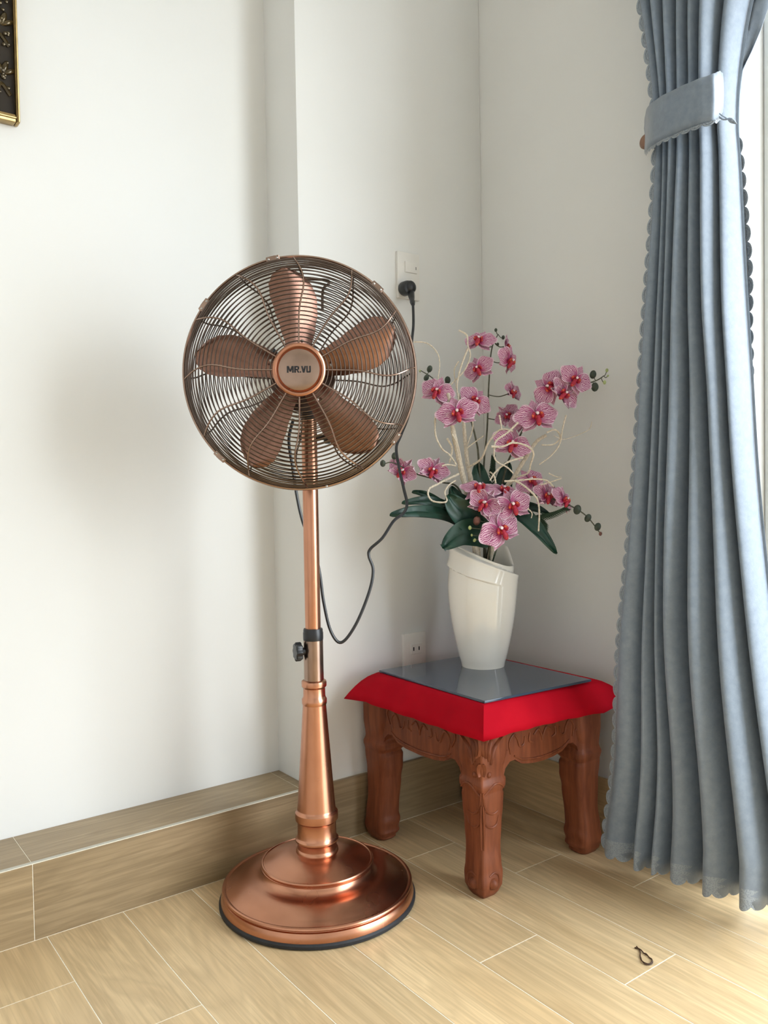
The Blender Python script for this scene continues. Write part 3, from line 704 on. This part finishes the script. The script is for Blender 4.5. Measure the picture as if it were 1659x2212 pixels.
SEPAL = [petal_mesh('sepal', 0.042, 0.0140, 0.22, -0.12, 1.02), petal_mesh('sepal', 0.042, 0.0135, 0.45, 0.18, 1.02)]
lipm = MB()
lipm.ball((0, -0.006, 0.008), 0.0075, 10, 8, (0.8, 0.8, 1.2))
for s in (1, -1): lipm.ball((s*0.0075, -0.001, 0.010), 0.0075, 10, 8, (0.45, 1.0, 1.0), Euler((0.3, s*0.5, s*0.5)))
lipm.ball((0, -0.015, 0.010), 0.008, 10, 8, (0.7, 1.2, 0.5), Euler((0.5, 0, 0)))
LIP = lipm.mesh('flower', 'lip', V((0, 0, 0)), 80)
colm = MB().tube([(0, 0.001, 0.002), (0, 0.004, 0.010), (0, 0.001, 0.016)], [0.003, 0.0035, 0.003], 8)
COLM = colm.mesh('column', 'column', V((0, 0, 0)), 80)
def flower(spray, x, y, d, yaw, pitch, roll, size=1.0, var=0):
    pos = at(x, y, d)
    z_ = (-FWD).copy(); ry = math.radians(yaw); rp = math.radians(pitch)
    z_ = (-FWD*cos(ry)+RIGHT*sin(ry))*cos(rp)+UP*sin(rp)
    y_ = (UP-z_*UP.dot(z_)).normalized(); x_ = y_.cross(z_)
    M = Matrix(((x_.x, y_.x, z_.x, pos.x), (x_.y, y_.y, z_.y, pos.y), (x_.z, y_.z, z_.z, pos.z), (0, 0, 0, 1)))
    M = M @ Matrix.Rotation(math.radians(-roll), 4, 'Z') @ Matrix.Scale(size, 4)
    f = link('flower', LIP, spray, None, Matrix.Translation(-PIV[spray]) @ M)
    link('column', COLM, f, None, Matrix.Identity(4))
    for a, kind, dz in ((82, PETAL, 0.0015), (-82, PETAL, 0.0015), (0, SEPAL, -0.001), (128, SEPAL, -0.001), (-128, SEPAL, -0.001)):
        a += random.uniform(-6, 6)
        link('petal' if kind is PETAL else 'sepal', kind[var], f, None, Matrix.Translation((0, 0, dz)) @ Matrix.Rotation(math.radians(-a), 4, 'Z') @ Matrix.Rotation(math.radians(random.uniform(-8, 8)), 4, 'X'))
    return pos-z_*0.004
GRP = 'orchid sprays in the vase'
def spray(label, stem, flowers, buds, r=0.0028):
    o = thing('orchid_spray', tuple(MOUTH), label, 'orchid', GRP)
    base_ = [V((VX+random.uniform(-0.012, 0.012), VY+random.uniform(-0.012, 0.012), GT+0.17))]
    path = spline(base_+[at(*s) for s in stem], 8); n = len(path)
    obj('stem', MB().tube(path, [r*(1-0.6*i/n) for i in range(n)], 7), 'stem', o)
    for f in flowers:
        p = flower(o, *f)
        q_ = min(path[len(path)//3:], key=lambda a: (a-p).length)
        mid = p.lerp(q_, 0.5)+V((0, 0, -0.006))
        obj('flower_stalk', MB().tube(spline([p, mid, q_], 5), 0.0013, 6), 'stem', o)
    for b in buds:
        x, y, d, rad, mat = b[:5]; p = at(x, y, d); q_ = min(path, key=lambda a: (a-p).length)
        bo = obj('bud', MB().ball(p, rad, 12, 9, (0.85, 0.85, 1.12), Euler((0.4, 0.5*random.uniform(-1, 1), 0))), mat, o)
        obj('bud_stalk', MB().tube(spline([q_, q_.lerp(p, 0.5)+V((0, 0, -0.004)), p], 5), 0.0010, 5), 'stem', bo)
    return o
spray('tallest upright orchid spray in the middle with flowers near its tip', [(1044, 1040, 1.99), (1052, 930, 1.985), (1056, 830, 1.98), (1062, 755, 1.98), (1076, 722, 1.985)],
      [(1036, 737, 1.955, -18, 34, 12, 0.92, 0), (1034, 797, 1.95, -28, 8, -22, 0.88, 0), (1098, 778, 1.95, 52, -10, 20, 0.92, 0), (1104, 848, 1.95, 40, 15, 10, 0.72, 1), (1096, 898, 1.97, -10, 5, -40, 0.74, 1), (1092, 748, 1.985, 70, 10, 0, 0.7, 1)],
      [(1071, 713, 1.985, 0.0042, 'bud'), (1087, 729, 1.985, 0.0048, 'bud'), (1075, 744, 1.985, 0.0040, 'bud')])
spray('orchid spray leaning left with three open flowers over a pale trunk', [(1036, 1020, 1.96), (1028, 950, 1.95), (1008, 890, 1.95), (968, 858, 1.95), (938, 820, 1.955), (908, 800, 1.96)],
      [(944, 846, 1.92, -10, 12, 22, 0.94, 0), (988, 893, 1.89, -6, 14, -14, 1.10, 0), (1026, 866, 1.945, 12, 12, 40, 0.96, 0)],
      [(928, 797, 1.955, 0.0078, 'bud'), (921, 816, 1.955, 0.0072, 'bud'), (967, 821, 1.95, 0.0084, 'bud'), (907, 801, 1.96, 0.0025, 'budlight')])
spray('orchid spray leaning right towards the curtain with dark buds at its tip', [(1086, 1040, 1.97), (1110, 970, 1.94), (1150, 895, 1.92), (1195, 858, 1.91), (1250, 835, 1.905), (1288, 822, 1.90), (1304, 812, 1.90)],
      [(1158, 900, 1.88, 4, 18, -8, 1.14, 0), (1186, 838, 1.90, -20, 10, -62, 1.0, 0), (1216, 852, 1.885, 25, 10, 50, 0.95, 1), (1242, 820, 1.885, 8, 4, 35, 0.92, 0), (1105, 960, 1.90, 2, 16, 18, 1.04, 0), (1128, 905, 1.93, -30, 5, -30, 0.8, 0)],
      [(1281, 809, 1.90, 0.0090, 'bud'), (1285, 836, 1.90, 0.0100, 'bud'), (1311, 800, 1.90, 0.0042, 'budlight'), (1306, 826, 1.90, 0.0045, 'budlight'), (1313, 812, 1.90, 0.0026, 'budlight')])
spray('low orchid spray reaching left behind the cord with two flowers', [(1000, 1075, 1.96), (950, 1040, 1.94), (895, 1022, 1.92), (850, 1000, 1.91), (830, 1002, 1.91)],
      [(870, 1018, 1.915, -12, 6, 38, 0.86, 1), (934, 1018, 1.92, 10, 16, 25, 0.92, 1)],
      [(852, 985, 1.91, 0.0080, 'bud'), (827, 1001, 1.91, 0.0078, 'bud')])
spray('front orchid spray drooping over the vase rim with the palest flower', [(1062, 1120, 1.93), (1064, 1070, 1.89), (1066, 1072, 1.865), (1068, 1110, 1.85), (1070, 1150, 1.845)],
      [(1037, 1058, 1.875, -8, 58, 6, 1.02, 0), (1048, 1090, 1.850, -22, 18, 34, 0.96, 1), (1106, 1093, 1.855, 6, 14, -18, 1.08, 0), (1080, 1146, 1.835, 10, 16, -28, 1.16, 0), (1088, 1062, 1.89, 16, 55, 10, 0.9, 0)],
      [(1030, 1125, 1.855, 0.0098, 'budred'), (1015, 1140, 1.85, 0.0046, 'budlight'), (1019, 1156, 1.85, 0.0030, 'budlight'), (1025, 1167, 1.85, 0.0040, 'budlight'), (1045, 1165, 1.845, 0.0090, 'budred')])
spray('low orchid spray drooping right with a chain of dark buds', [(1096, 1100, 1.95), (1140, 1070, 1.92), (1195, 1078, 1.90), (1235, 1094, 1.89), (1268, 1116, 1.885), (1298, 1154, 1.88)],
      [(1178, 1072, 1.90, 34, 18, 12, 0.96, 1), (1216, 1080, 1.895, 55, 12, 24, 0.90, 0), (1146, 1040, 1.92, 10, 30, -30, 0.9, 0)],
      [(1247, 1101, 1.888, 0.0105, 'bud'), (1270, 1119, 1.885, 0.0088, 'bud'), (1291, 1138, 1.882, 0.0088, 'bud'), (1297, 1153, 1.88, 0.0045, 'budred')])

# leaves
lf = thing('orchid_leaves', tuple(MOUTH), 'broad dark green orchid leaves spreading around the vase mouth', 'leaves')
def leaf(pts, wd, nrm, tipw=0.05, fold=0.25):
    P = spline([at(*p) for p in pts], 8); n = len(P); rows = []
    for i, p in enumerate(P):
        t_ = i/(n-1); d = (P[min(i+1, n-1)]-P[max(i-1, 0)]).normalized()
        side = d.cross(nrm).normalized(); nn = side.cross(d).normalized()
        w_ = wd*(sin(PI*min(1, 0.16+0.84*t_))**0.55)*(1-0.25*t_)
        if i == n-1: w_ = wd*tipw
        rows.append([p+side*(s*w_)+nn*(abs(s)*fold*w_+0.003*sin(4*t_+6*s)) for s in (-1, -0.75, -0.4, -0.08, 0, 0.08, 0.4, 0.75, 1)])
    mb = MB().grid(rows); mb.grid([[q_-nrm*0.0009 for q_ in r] for r in rows])
    return obj('leaf', mb, 'leaf', lf, smooth=60)
nc = (-FWD*0.75+UP*0.65).normalized(); nu_ = (-FWD*0.4+UP*0.9).normalized(); nf = (-FWD*0.95+UP*0.2).normalized()
leaf([(1020, 1150, 1.95), (960, 1118, 1.89), (900, 1108, 1.84), (842, 1112, 1.815)], 0.024, nc)
leaf([(1020, 1140, 1.96), (965, 1098, 1.92), (915, 1084, 1.89), (868, 1086, 1.875)], 0.018, nc)
leaf([(1015, 1130, 1.98), (950, 1088, 1.95), (915, 1068, 1.94), (890, 1062, 1.935)], 0.012, nc)
leaf([(1045, 1150, 1.93), (1015, 1125, 1.89), (985, 1095, 1.87), (968, 1068, 1.865)], 0.036, nf, 0.2)
leaf([(1050, 1160, 1.92), (1020, 1152, 1.88), (990, 1158, 1.865), (956, 1184, 1.855)], 0.036, nf, 0.3)
leaf([(1046, 1140, 1.97), (1040, 1080, 1.96), (1036, 1035, 1.96), (1032, 998, 1.965)], 0.030, nf)
leaf([(1066, 1150, 1.98), (1080, 1080, 1.98), (1090, 1030, 1.985), (1098, 996, 1.99)], 0.026, nf)
leaf([(1075, 1150, 1.94), (1115, 1112, 1.90), (1160, 1145, 1.88), (1203, 1196, 1.865)], 0.026, nc, 0.04)
leaf([(1070, 1140, 1.96), (1110, 1105, 1.94), (1150, 1098, 1.93), (1190, 1112, 1.92)], 0.020, nc)
leaf([(1040, 1150, 1.90), (1010, 1100, 1.90), (985, 1075, 1.905), (975, 1050, 1.91)], 0.022, nf)
# fern sprigs
def fern(label, pts):
    o = thing('fern_sprig', tuple(MOUTH), label, 'fern'); P = spline([V((VX, VY, GT+0.17))]+[at(*p) for p in pts], 9); n = len(P)
    obj('stem', MB().tube(P, 0.0009, 5), 'fern', o)
    mb = MB()
    for i in range(n//3, n, 1):
        d = (P[min(i+1, n-1)]-P[i-1]).normalized(); L = 0.020*(1-0.55*i/n)
        for s in (1, -1):
            e = P[i]+(d*0.7+RIGHT*s*0.5*abs(d.dot(UP))+UP*s*0.5*abs(d.dot(RIGHT))).normalized()*L
            mb.tube([P[i], P[i].lerp(e, 0.5)+V((0, 0, 0.001)), e], [0.0012, 0.0016, 0.0004], 4)
            for u_ in (0.45, 0.75):
                q_ = P[i].lerp(e, u_); mb.tube([q_, q_+(d+UP*0.5*s).normalized()*0.006], [0.001, 0.0004], 4)
    obj('fronds', mb, 'fern', o)
fern('small feathery fern sprig upright between the centre stems', [(1062, 1060, 1.97), (1064, 1020, 1.97), (1066, 990, 1.97)])
fern('feathery fern sprig reaching right below the low orchid spray', [(1100, 1120, 1.92), (1150, 1120, 1.90), (1190, 1112, 1.89), (1222, 1098, 1.885)])
fern('thin fern sprig drooping to the right beside the hanging leaf', [(1100, 1110, 1.93), (1150, 1118, 1.91), (1172, 1132, 1.905), (1176, 1146, 1.90)])

# pale twisted twigs: three trunks with curling tendrils
def cz(pts, d): return [(820+x/3.19, 690+y/3.19, dd) for (x, y), dd in zip(pts, d if isinstance(d, list) else [d]*len(pts))]
def twig(label, trunk, tr, tend):
    o = thing('curly_twig', tuple(MOUTH), label, 'twig', 'pale curly twigs')
    P = spline([V((VX, VY, GT+0.17))]+[at(*p) for p in trunk], 8); n = len(P)
    obj('trunk', MB().tube(P, [tr*(1.0-0.45*i/n)*(1+0.10*sin(2.1*i)) for i in range(n)], 9), 'twig', o)
    for pts, r in tend:
        T = spline([at(*p) for p in pts], 8); m_ = len(T)
        obj('tendril', MB().tube(T, [r*(1-0.35*i/m_)*(1+0.14*sin(1.9*i)) for i in range(m_)], 6), 'twig', o)
twig('pale curly twig with the thickest trunk, on the left of the vase', [(1012, 1080, 1.94), (1000, 1030, 1.925), (988, 975, 1.915), (978, 925, 1.91), (972, 870, 1.91), (968, 850, 1.915)], 0.0080,
     [(cz([(235, 155), (330, 165), (400, 235), (415, 320), (405, 410), (430, 520)], 1.93), 0.0017), (cz([(385, 640), (385, 790), (430, 890), (480, 930), (530, 1000)], 1.90), 0.0024),
      (cz([(430, 1010), (470, 1000), (530, 1010)], 1.90), 0.0024), (cz([(545, 1065), (470, 1100), (400, 1135), (345, 1165), (335, 1210), (370, 1253), (460, 1255), (450, 1190), (480, 1140), (525, 1110)], [1.905, 1.89, 1.88, 1.87, 1.865, 1.86, 1.86, 1.87, 1.875, 1.88]), 0.0026),
      (cz([(500, 790), (540, 870), (560, 960)], 1.90), 0.0022), (cz([(465, 820), (500, 890), (480, 990)], 1.91), 0.0028)])
twig('pale curly twig rising in the middle behind the open flowers', [(1020, 1060, 1.96), (1010, 1000, 1.95), (1004, 940, 1.95), (1000, 900, 1.95), (990, 850, 1.945)], 0.0062,
     [(cz([(545, 75), (600, 108), (608, 180), (625, 250), (585, 350), (500, 440), (440, 500)], 1.93), 0.0022), (cz([(608, 200), (560, 330), (535, 450), (545, 560)], 1.925), 0.0024), (cz([(545, 290), (515, 350), (525, 450), (545, 540)], 1.935), 0.0018),
      (cz([(610, 1020), (700, 960), (750, 850), (830, 760), (920, 770)], [1.93, 1.90, 1.875, 1.865, 1.865]), 0.0026), (cz([(600, 890), (650, 850), (720, 800)], 1.93), 0.0018), (cz([(640, 690), (640, 760), (600, 880)], 1.94), 0.0018)])
twig('pale curly twig leaning right with looping tendrils', [(1085, 1080, 1.95), (1110, 1032, 1.93), (1135, 990, 1.92), (1158, 955, 1.915), (1180, 940, 1.91)], 0.0066,
     [(cz([(955, 710), (880, 780), (810, 830), (790, 880), (800, 970), (880, 1020), (920, 1060)], 1.855), 0.0024), (cz([(770, 875), (850, 875), (920, 850), (1010, 870), (1060, 920), (1040, 1000), (1020, 1060), (930, 1090)], [1.85, 1.85, 1.85, 1.855, 1.86, 1.87, 1.88, 1.90]), 0.0027),
      (cz([(825, 660), (835, 710), (842, 765)], 1.86), 0.0022), (cz([(1150, 780), (1210, 760), (1245, 810), (1200, 860), (1115, 865)], 1.89), 0.0024), (cz([(1285, 660), (1262, 750), (1240, 860), (1180, 940), (1100, 1000)], 1.885), 0.0022),
      (cz([(1462, 705), (1440, 760), (1330, 810), (1260, 825), (1200, 800)], 1.885), 0.0010), (cz([(990, 950), (880, 985), (800, 1050), (760, 1110)], 1.86), 0.0026), (cz([(800, 1130), (790, 1080), (760, 1050)], 1.87), 0.0022),
      (cz([(860, 1115), (950, 1110), (1060, 1100), (1150, 1110), (1200, 1155)], 1.865), 0.0026), (cz([(930, 1110), (1000, 1150), (1080, 1230), (1100, 1320), (1095, 1460)], [1.865, 1.855, 1.85, 1.845, 1.845]), 0.0026), (cz([(1110, 1140), (1180, 1120), (1255, 1095)], 1.88), 0.0018), (cz([(1165, 1060), (1220, 1085), (1252, 1085)], 1.885), 0.0016),
      (cz([(1020, 1300), (1050, 1335), (1045, 1370)], 1.85), 0.0016)])

# ------------------------------------------------------------------ curtain
cur = thing('curtain', (-0.10, -0.68, 0.045), 'grey-blue tied-back curtain with scalloped edges hanging beside the balcony door', 'curtain')
EL = [(-330, 1345), (-150, 1362), (0, 1382), (150, 1399), (260, 1406), (350, 1408), (600, 1398), (800, 1389), (1000, 1377), (1200, 1360), (1400, 1343), (1600, 1337), (1700, 1328), (1780, 1316), (1880, 1308)]
ER = [(-330, 1700), (-150, 1650), (0, 1608), (150, 1584), (260, 1578), (350, 1584), (600, 1597), (800, 1610), (1000, 1622), (1200, 1640), (1400, 1664), (1600, 1694), (1880, 1740)]
XL, XR = -0.125, -0.055
def conv(tab, X):
    out = []
    for py, pxx in tab: p = on(pxx+(5 if X < -0.1 else 0), py, 0, X); out.append((p.z, p.y))
    return sorted(out)
TL, TR = conv(EL, XL), conv(ER, XR)
TLs = [(p.x, p.y) for p in spline([V((a, b, 0)) for a, b in TL], 6)]; TRs = [(p.x, p.y) for p in spline([V((a, b, 0)) for a, b in TR], 6)]
ZB, ZTOP = 0.056, 2.32
VT = [(0.0, [0, .19, .28, .375, .55, .74, .90, 1.0]), (1.05, [0, .15, .25, .34, .53, .715, .88, 1.0]), (1.9, [0, .12, .23, .36, .48, .62, .80, 1.0]), (2.5, [0, .13, .25, .38, .5, .64, .81, 1.0])]
def valleys(z):
    for (a, b), (c, d) in zip(VT, VT[1:]):
        if z <= c: t_ = max(0, (z-a)/(c-a)); return [p+(q_-p)*t_ for p, q_ in zip(b, d)]
    return VT[-1][1]
AMP = [(0.0, 0.082), (0.6, 0.080), (1.2, 0.072), (1.55, 0.052), (1.66, 0.052), (1.9, 0.066), (2.4, 0.070)]
HT = [0.70, 0.8, 0.85, 1.0, 1.05, 1.1, 0.8]
def cpt(s, z):
    yl, yr = lerp(TLs, z), lerp(TRs, z); A = lerp(AMP, z); vv_ = valleys(z); k = 0
    while k < 6 and s > vv_[k+1]: k += 1
    t_ = (s-vv_[k])/(vv_[k+1]-vv_[k]); t_ = max(0, min(1, t_))
    wob = 0.006*sin(3.1*z+1.7*k)+0.004*sin(7.3*z+k)
    g_ = 0.74                                             # share of each pleat taken by the ridge, the rest is the valley
    if k == 0: h = (0.78+0.22*sin(PI*min(1, t_/0.7)))*(1 if t_ < 0.5 else max(0, cos(PI/2*min(1, (t_-0.5)/0.38)))**0.6)*HT[k]
    else: h = (max(0, sin(PI*min(1, t_/g_)))**0.55)*HT[k]
    bulge = 0.05*(vv_[k+1]-vv_[k])*sin(2*PI*t_)
    x = XL+(XR-XL)*s+0.030 - A*h - wob*h
    y = yl+(yr-yl)*(s-bulge)
    return V((x, y, z))
NS, NZc = 200, 150
ss = []
for k in range(7):
    for j in range(56): ss.append((k, j/56))
def spos(k, t_, z): v_ = valleys(z); return v_[k]+(v_[k+1]-v_[k])*t_
zs = [ZB+(ZTOP-ZB)*i/NZc for i in range(NZc+1)]
rows = [[cpt(spos(k, t_, z), z) for k, t_ in ss]+[cpt(1.0, z)] for z in zs]
arc = [0.0]
for a, b in zip(rows[0], rows[0][1:]): arc.append(arc[-1]+(b-a).length)
def hemdrop(d): u_ = (d/0.036) % 1.0; return 0.013*math.sqrt(max(0, 1-(2*u_-1)**2))
rows[0] = [p-V((0, 0, hemdrop(d))) for p, d in zip(rows[0], arc)]
dr = obj('drape', MB().grid(rows), 'curtain', cur, smooth=70)
def rowat(z, h, drop): return [cpt(spos(k, t_, z), z)+V((-0.0016-h, -0.0006, -(hemdrop(d) if drop else 0))) for (k, t_), d in zip(ss+[(6, 1.0)], arc)]
trim = [rowat(ZB+0.030, 0, False), rowat(ZB+0.024, 0.0012, False), rowat(ZB+0.016, 0.0002, False), rowat(ZB+0.010, 0.0012, False), rowat(ZB+0.004, 0.0003, False), rowat(ZB-0.0005, 0.0008, True)]
so = dr.modifiers.new('thickness', 'SOLIDIFY'); so.thickness = 0.0015
# scalloped trims: rows of embossed half discs along an edge path
def scallops(path, outdir, nrm, pitch, rad):
    mb = MB(); P = [V(p) for p in path]; acc = [0]
    for a, b in zip(P, P[1:]): acc.append(acc[-1]+(b-a).length)
    total = acc[-1]; n = max(1, int(total/pitch)); pt = total/n
    def pos(d):
        for i in range(len(P)-1):
            if d <= acc[i+1]+1e-9: return P[i].lerp(P[i+1], (d-acc[i])/max(1e-9, acc[i+1]-acc[i]))
        return P[-1]
    for i in range(n):
        c = pos((i+0.5)*pt); e = (pos(min(total, (i+1)*pt))-pos(i*pt)).normalized()
        od = outdir(c) if callable(outdir) else outdir
        od = (od-e*od.dot(e)).normalized(); nn = nrm(c) if callable(nrm) else nrm
        rings = []
        for q_, h in ((0.0, 0.0), (0.28, 0.0008), (0.30, 0.0018), (0.50, 0.0018), (0.52, 0.0004), (0.68, 0.0004), (0.70, 0.0018), (0.86, 0.0018), (0.88, 0.0006), (1.0, 0.0004)):
            rings.append([c+(e*cos(a)*pt*0.52+od*sin(a)*rad)*q_+nn*h for a in [PI*k/14-0.0 for k in range(15)]])
        k0 = len(mb.v); mb.grid(rings); mb.grid([[p-nn*0.0016 for p in rings[0]], [p-nn*0.0012 for p in rings[-1]]])
    return mb
edgeL = [cpt(0.0, z) for z in [ZB+(ZTOP-ZB)*i/300 for i in range(301)]]
NCAM = V((-0.75, -0.66, 0)).normalized()
obj('scalloped_edge', scallops(edgeL, V((0, 1, 0)), NCAM, 0.0345, 0.0125), 'lace', dr)
obj('scalloped_hem', MB().grid(trim), 'lace', dr, smooth=50)
# trailing inner edge of the curtain, nearer the door, swept into the tie
bk = []
BT = [(1.30, 1597, 1607), (0, 0, 0)]
prt = [(-300, 1640, 1760), (0, 1600, 1659), (60, 1597, 1640), (110, 1594, 1620), (150, 1592, 1602), (210, 1590, 1596), (300, 1590, 1596), (350, 1592, 1601), (420, 1592, 1606), (560, 1594, 1611), (700, 1598, 1612), (800, 1603, 1618), (950, 1610, 1620), (1150, 1618, 1628)]
xbk = -0.012
rows = []
for (a, l0, r0), (b, l1, r1) in zip(prt, prt[1:]):
    for k in range(5):
        t_ = k/5; y = a+(b-a)*t_
        lft = on(l0+(l1-l0)*t_, y, 0, xbk); rgt = on(r0+(r1-r0)*t_, y, 0, xbk)
        rows.append([lft.lerp(rgt, j/6)+V((0.008*sin(j*1.3+y*0.01), 0, 0)) for j in range(7)])
ik = obj('inner_edge', MB().grid(rows), 'curtain', cur, smooth=70)
so = ik.modifiers.new('thickness', 'SOLIDIFY'); so.thickness = 0.0015
edgeR = [r[-1] for r in rows if r[-1].z < 1.56 and r[-1].z > 1.02]
obj('scalloped_edge', scallops(edgeR, V((0, -1, 0)), NCAM, 0.0345, 0.0115), 'lace', ik)
# tie band
tb = [(1391, 296, -0.020), (1394, 288, -0.080), (1402, 274, -0.140), (1428, 256, -0.168), (1470, 236, -0.178), (1510, 220, -0.180), (1540, 210, -0.170), (1551, 205, -0.145), (1556, 202, -0.105), (1562, 200, -0.070), (1560, 200, -0.030)]
TP = spline([on(a, b, 0, c) for a, b, c in tb], 6); n = len(TP); rows = []
for i, p in enumerate(TP):
    hh = 0.043*min(1.0, 0.45+i/(n*0.22))*(1 if i < n*0.8 else 1-0.4*(i/n-0.8)/0.2)
    d = (TP[min(i+1, n-1)]-TP[max(i-1, 0)]).normalized()
    out = V((-0.6, -0.8, 0)); rows.append([p+V((0, 0, 1))*hh*s+out*(0.004*(1-s*s)+0.0012*sin(1.1*i)) for s in (-1, -0.6, -0.2, 0.2, 0.6, 1)])
tie = obj('tie_band', MB().grid(rows), 'curtain', cur, smooth=70)
so = tie.modifiers.new('thickness', 'SOLIDIFY'); so.thickness = 0.002
obj('scalloped_edge', scallops([r[0] for r in rows[2:int(n*0.85)]], V((0, 0, -1)), NCAM, 0.022, 0.007), 'lace', tie)
ts = MB()
for a, b in ((((1550, 250), (1562, 258), (1572, 257)), 0.0016), (((1552, 243), (1560, 250), (1570, 256)), 0.0012)):
    ts.tube(spline([on(x, y, 0, -0.125) for x, y in a], 5), b, 6)
ts.tube(spline([on(x, y, 0, -0.125) for x, y in ((1571, 256), (1580, 260), (1592, 268))], 5), [0.001, 0.0015, 0.0025, 0.0035, 0.0042, 0.0046, 0.0044, 0.0036, 0.0024, 0.0014, 0.0005], 8)
obj('tassel', ts, 'lace', tie)
# rod
rod = thing('curtain_rod', (-0.09, -0.7, ZTOP), 'brown wooden curtain rod above the balcony door', 'curtain rod')
obj('pole', MB().tube([(-0.085, -0.25, ZTOP+0.005), (-0.085, -3.5, ZTOP+0.005)], 0.013, 16), 'brownwood', rod)
for y in (-0.4, -3.35): obj('bracket', MB().tube([(-0.085, y, ZTOP+0.005), (0.010, y, ZTOP+0.005)], 0.007, 10), 'brownwood', rod)
# holdback knob on the wall
kp = on(1395, 305, 0, -0.035)
hk = thing('curtain_holdback', (0.01, kp.y, kp.z), 'round brown wooden holdback knob at the left of the tie band', 'holdback')
obj('knob', MB().lathe([(0, 0), (0.012, 0.0), (0.0165, 0.004), (0.0165, 0.010), (0.012, 0.015), (0, 0.017)], 28).xf(Matrix.Translation(kp+V((0.010, 0, 0))) @ Matrix.Rotation(-PI/2, 4, 'Y')), 'brownwood', hk)
obj('shaft', MB().tube([kp+V((0.012, 0, 0)), V((0.010, kp.y, kp.z))], 0.005, 10), 'black', hk)

# ------------------------------------------------------------------ elastic loop on the floor
lpx = [(1371, 2047), (1377, 2049), (1384, 2053), (1389, 2057), (1391, 2060), (1396, 2062), (1402, 2068), (1408, 2073), (1408, 2079), (1403, 2082), (1396, 2082), (1389, 2079), (1385, 2073), (1383, 2066), (1383, 2058), (1381, 2052), (1375, 2045)]
P = spline([on(a, b, 2, 0.0016)+V((0, 0, 0.0006*(i % 3))) for i, (a, b) in enumerate(lpx)], 5)
lp = MB().tube(P, 0.0012, 6)
P2 = spline([on(a+1.5, b+1.8, 2, 0.0016) for a, b in lpx[4:14]], 5); lp.tube(P2, 0.0008, 5)
tag(obj('elastic_loop', lp, 'hair', pivot=on(1390, 2068, 2, 0)), 'thin brown twisted loop lying on the plank floor', 'hair tie')
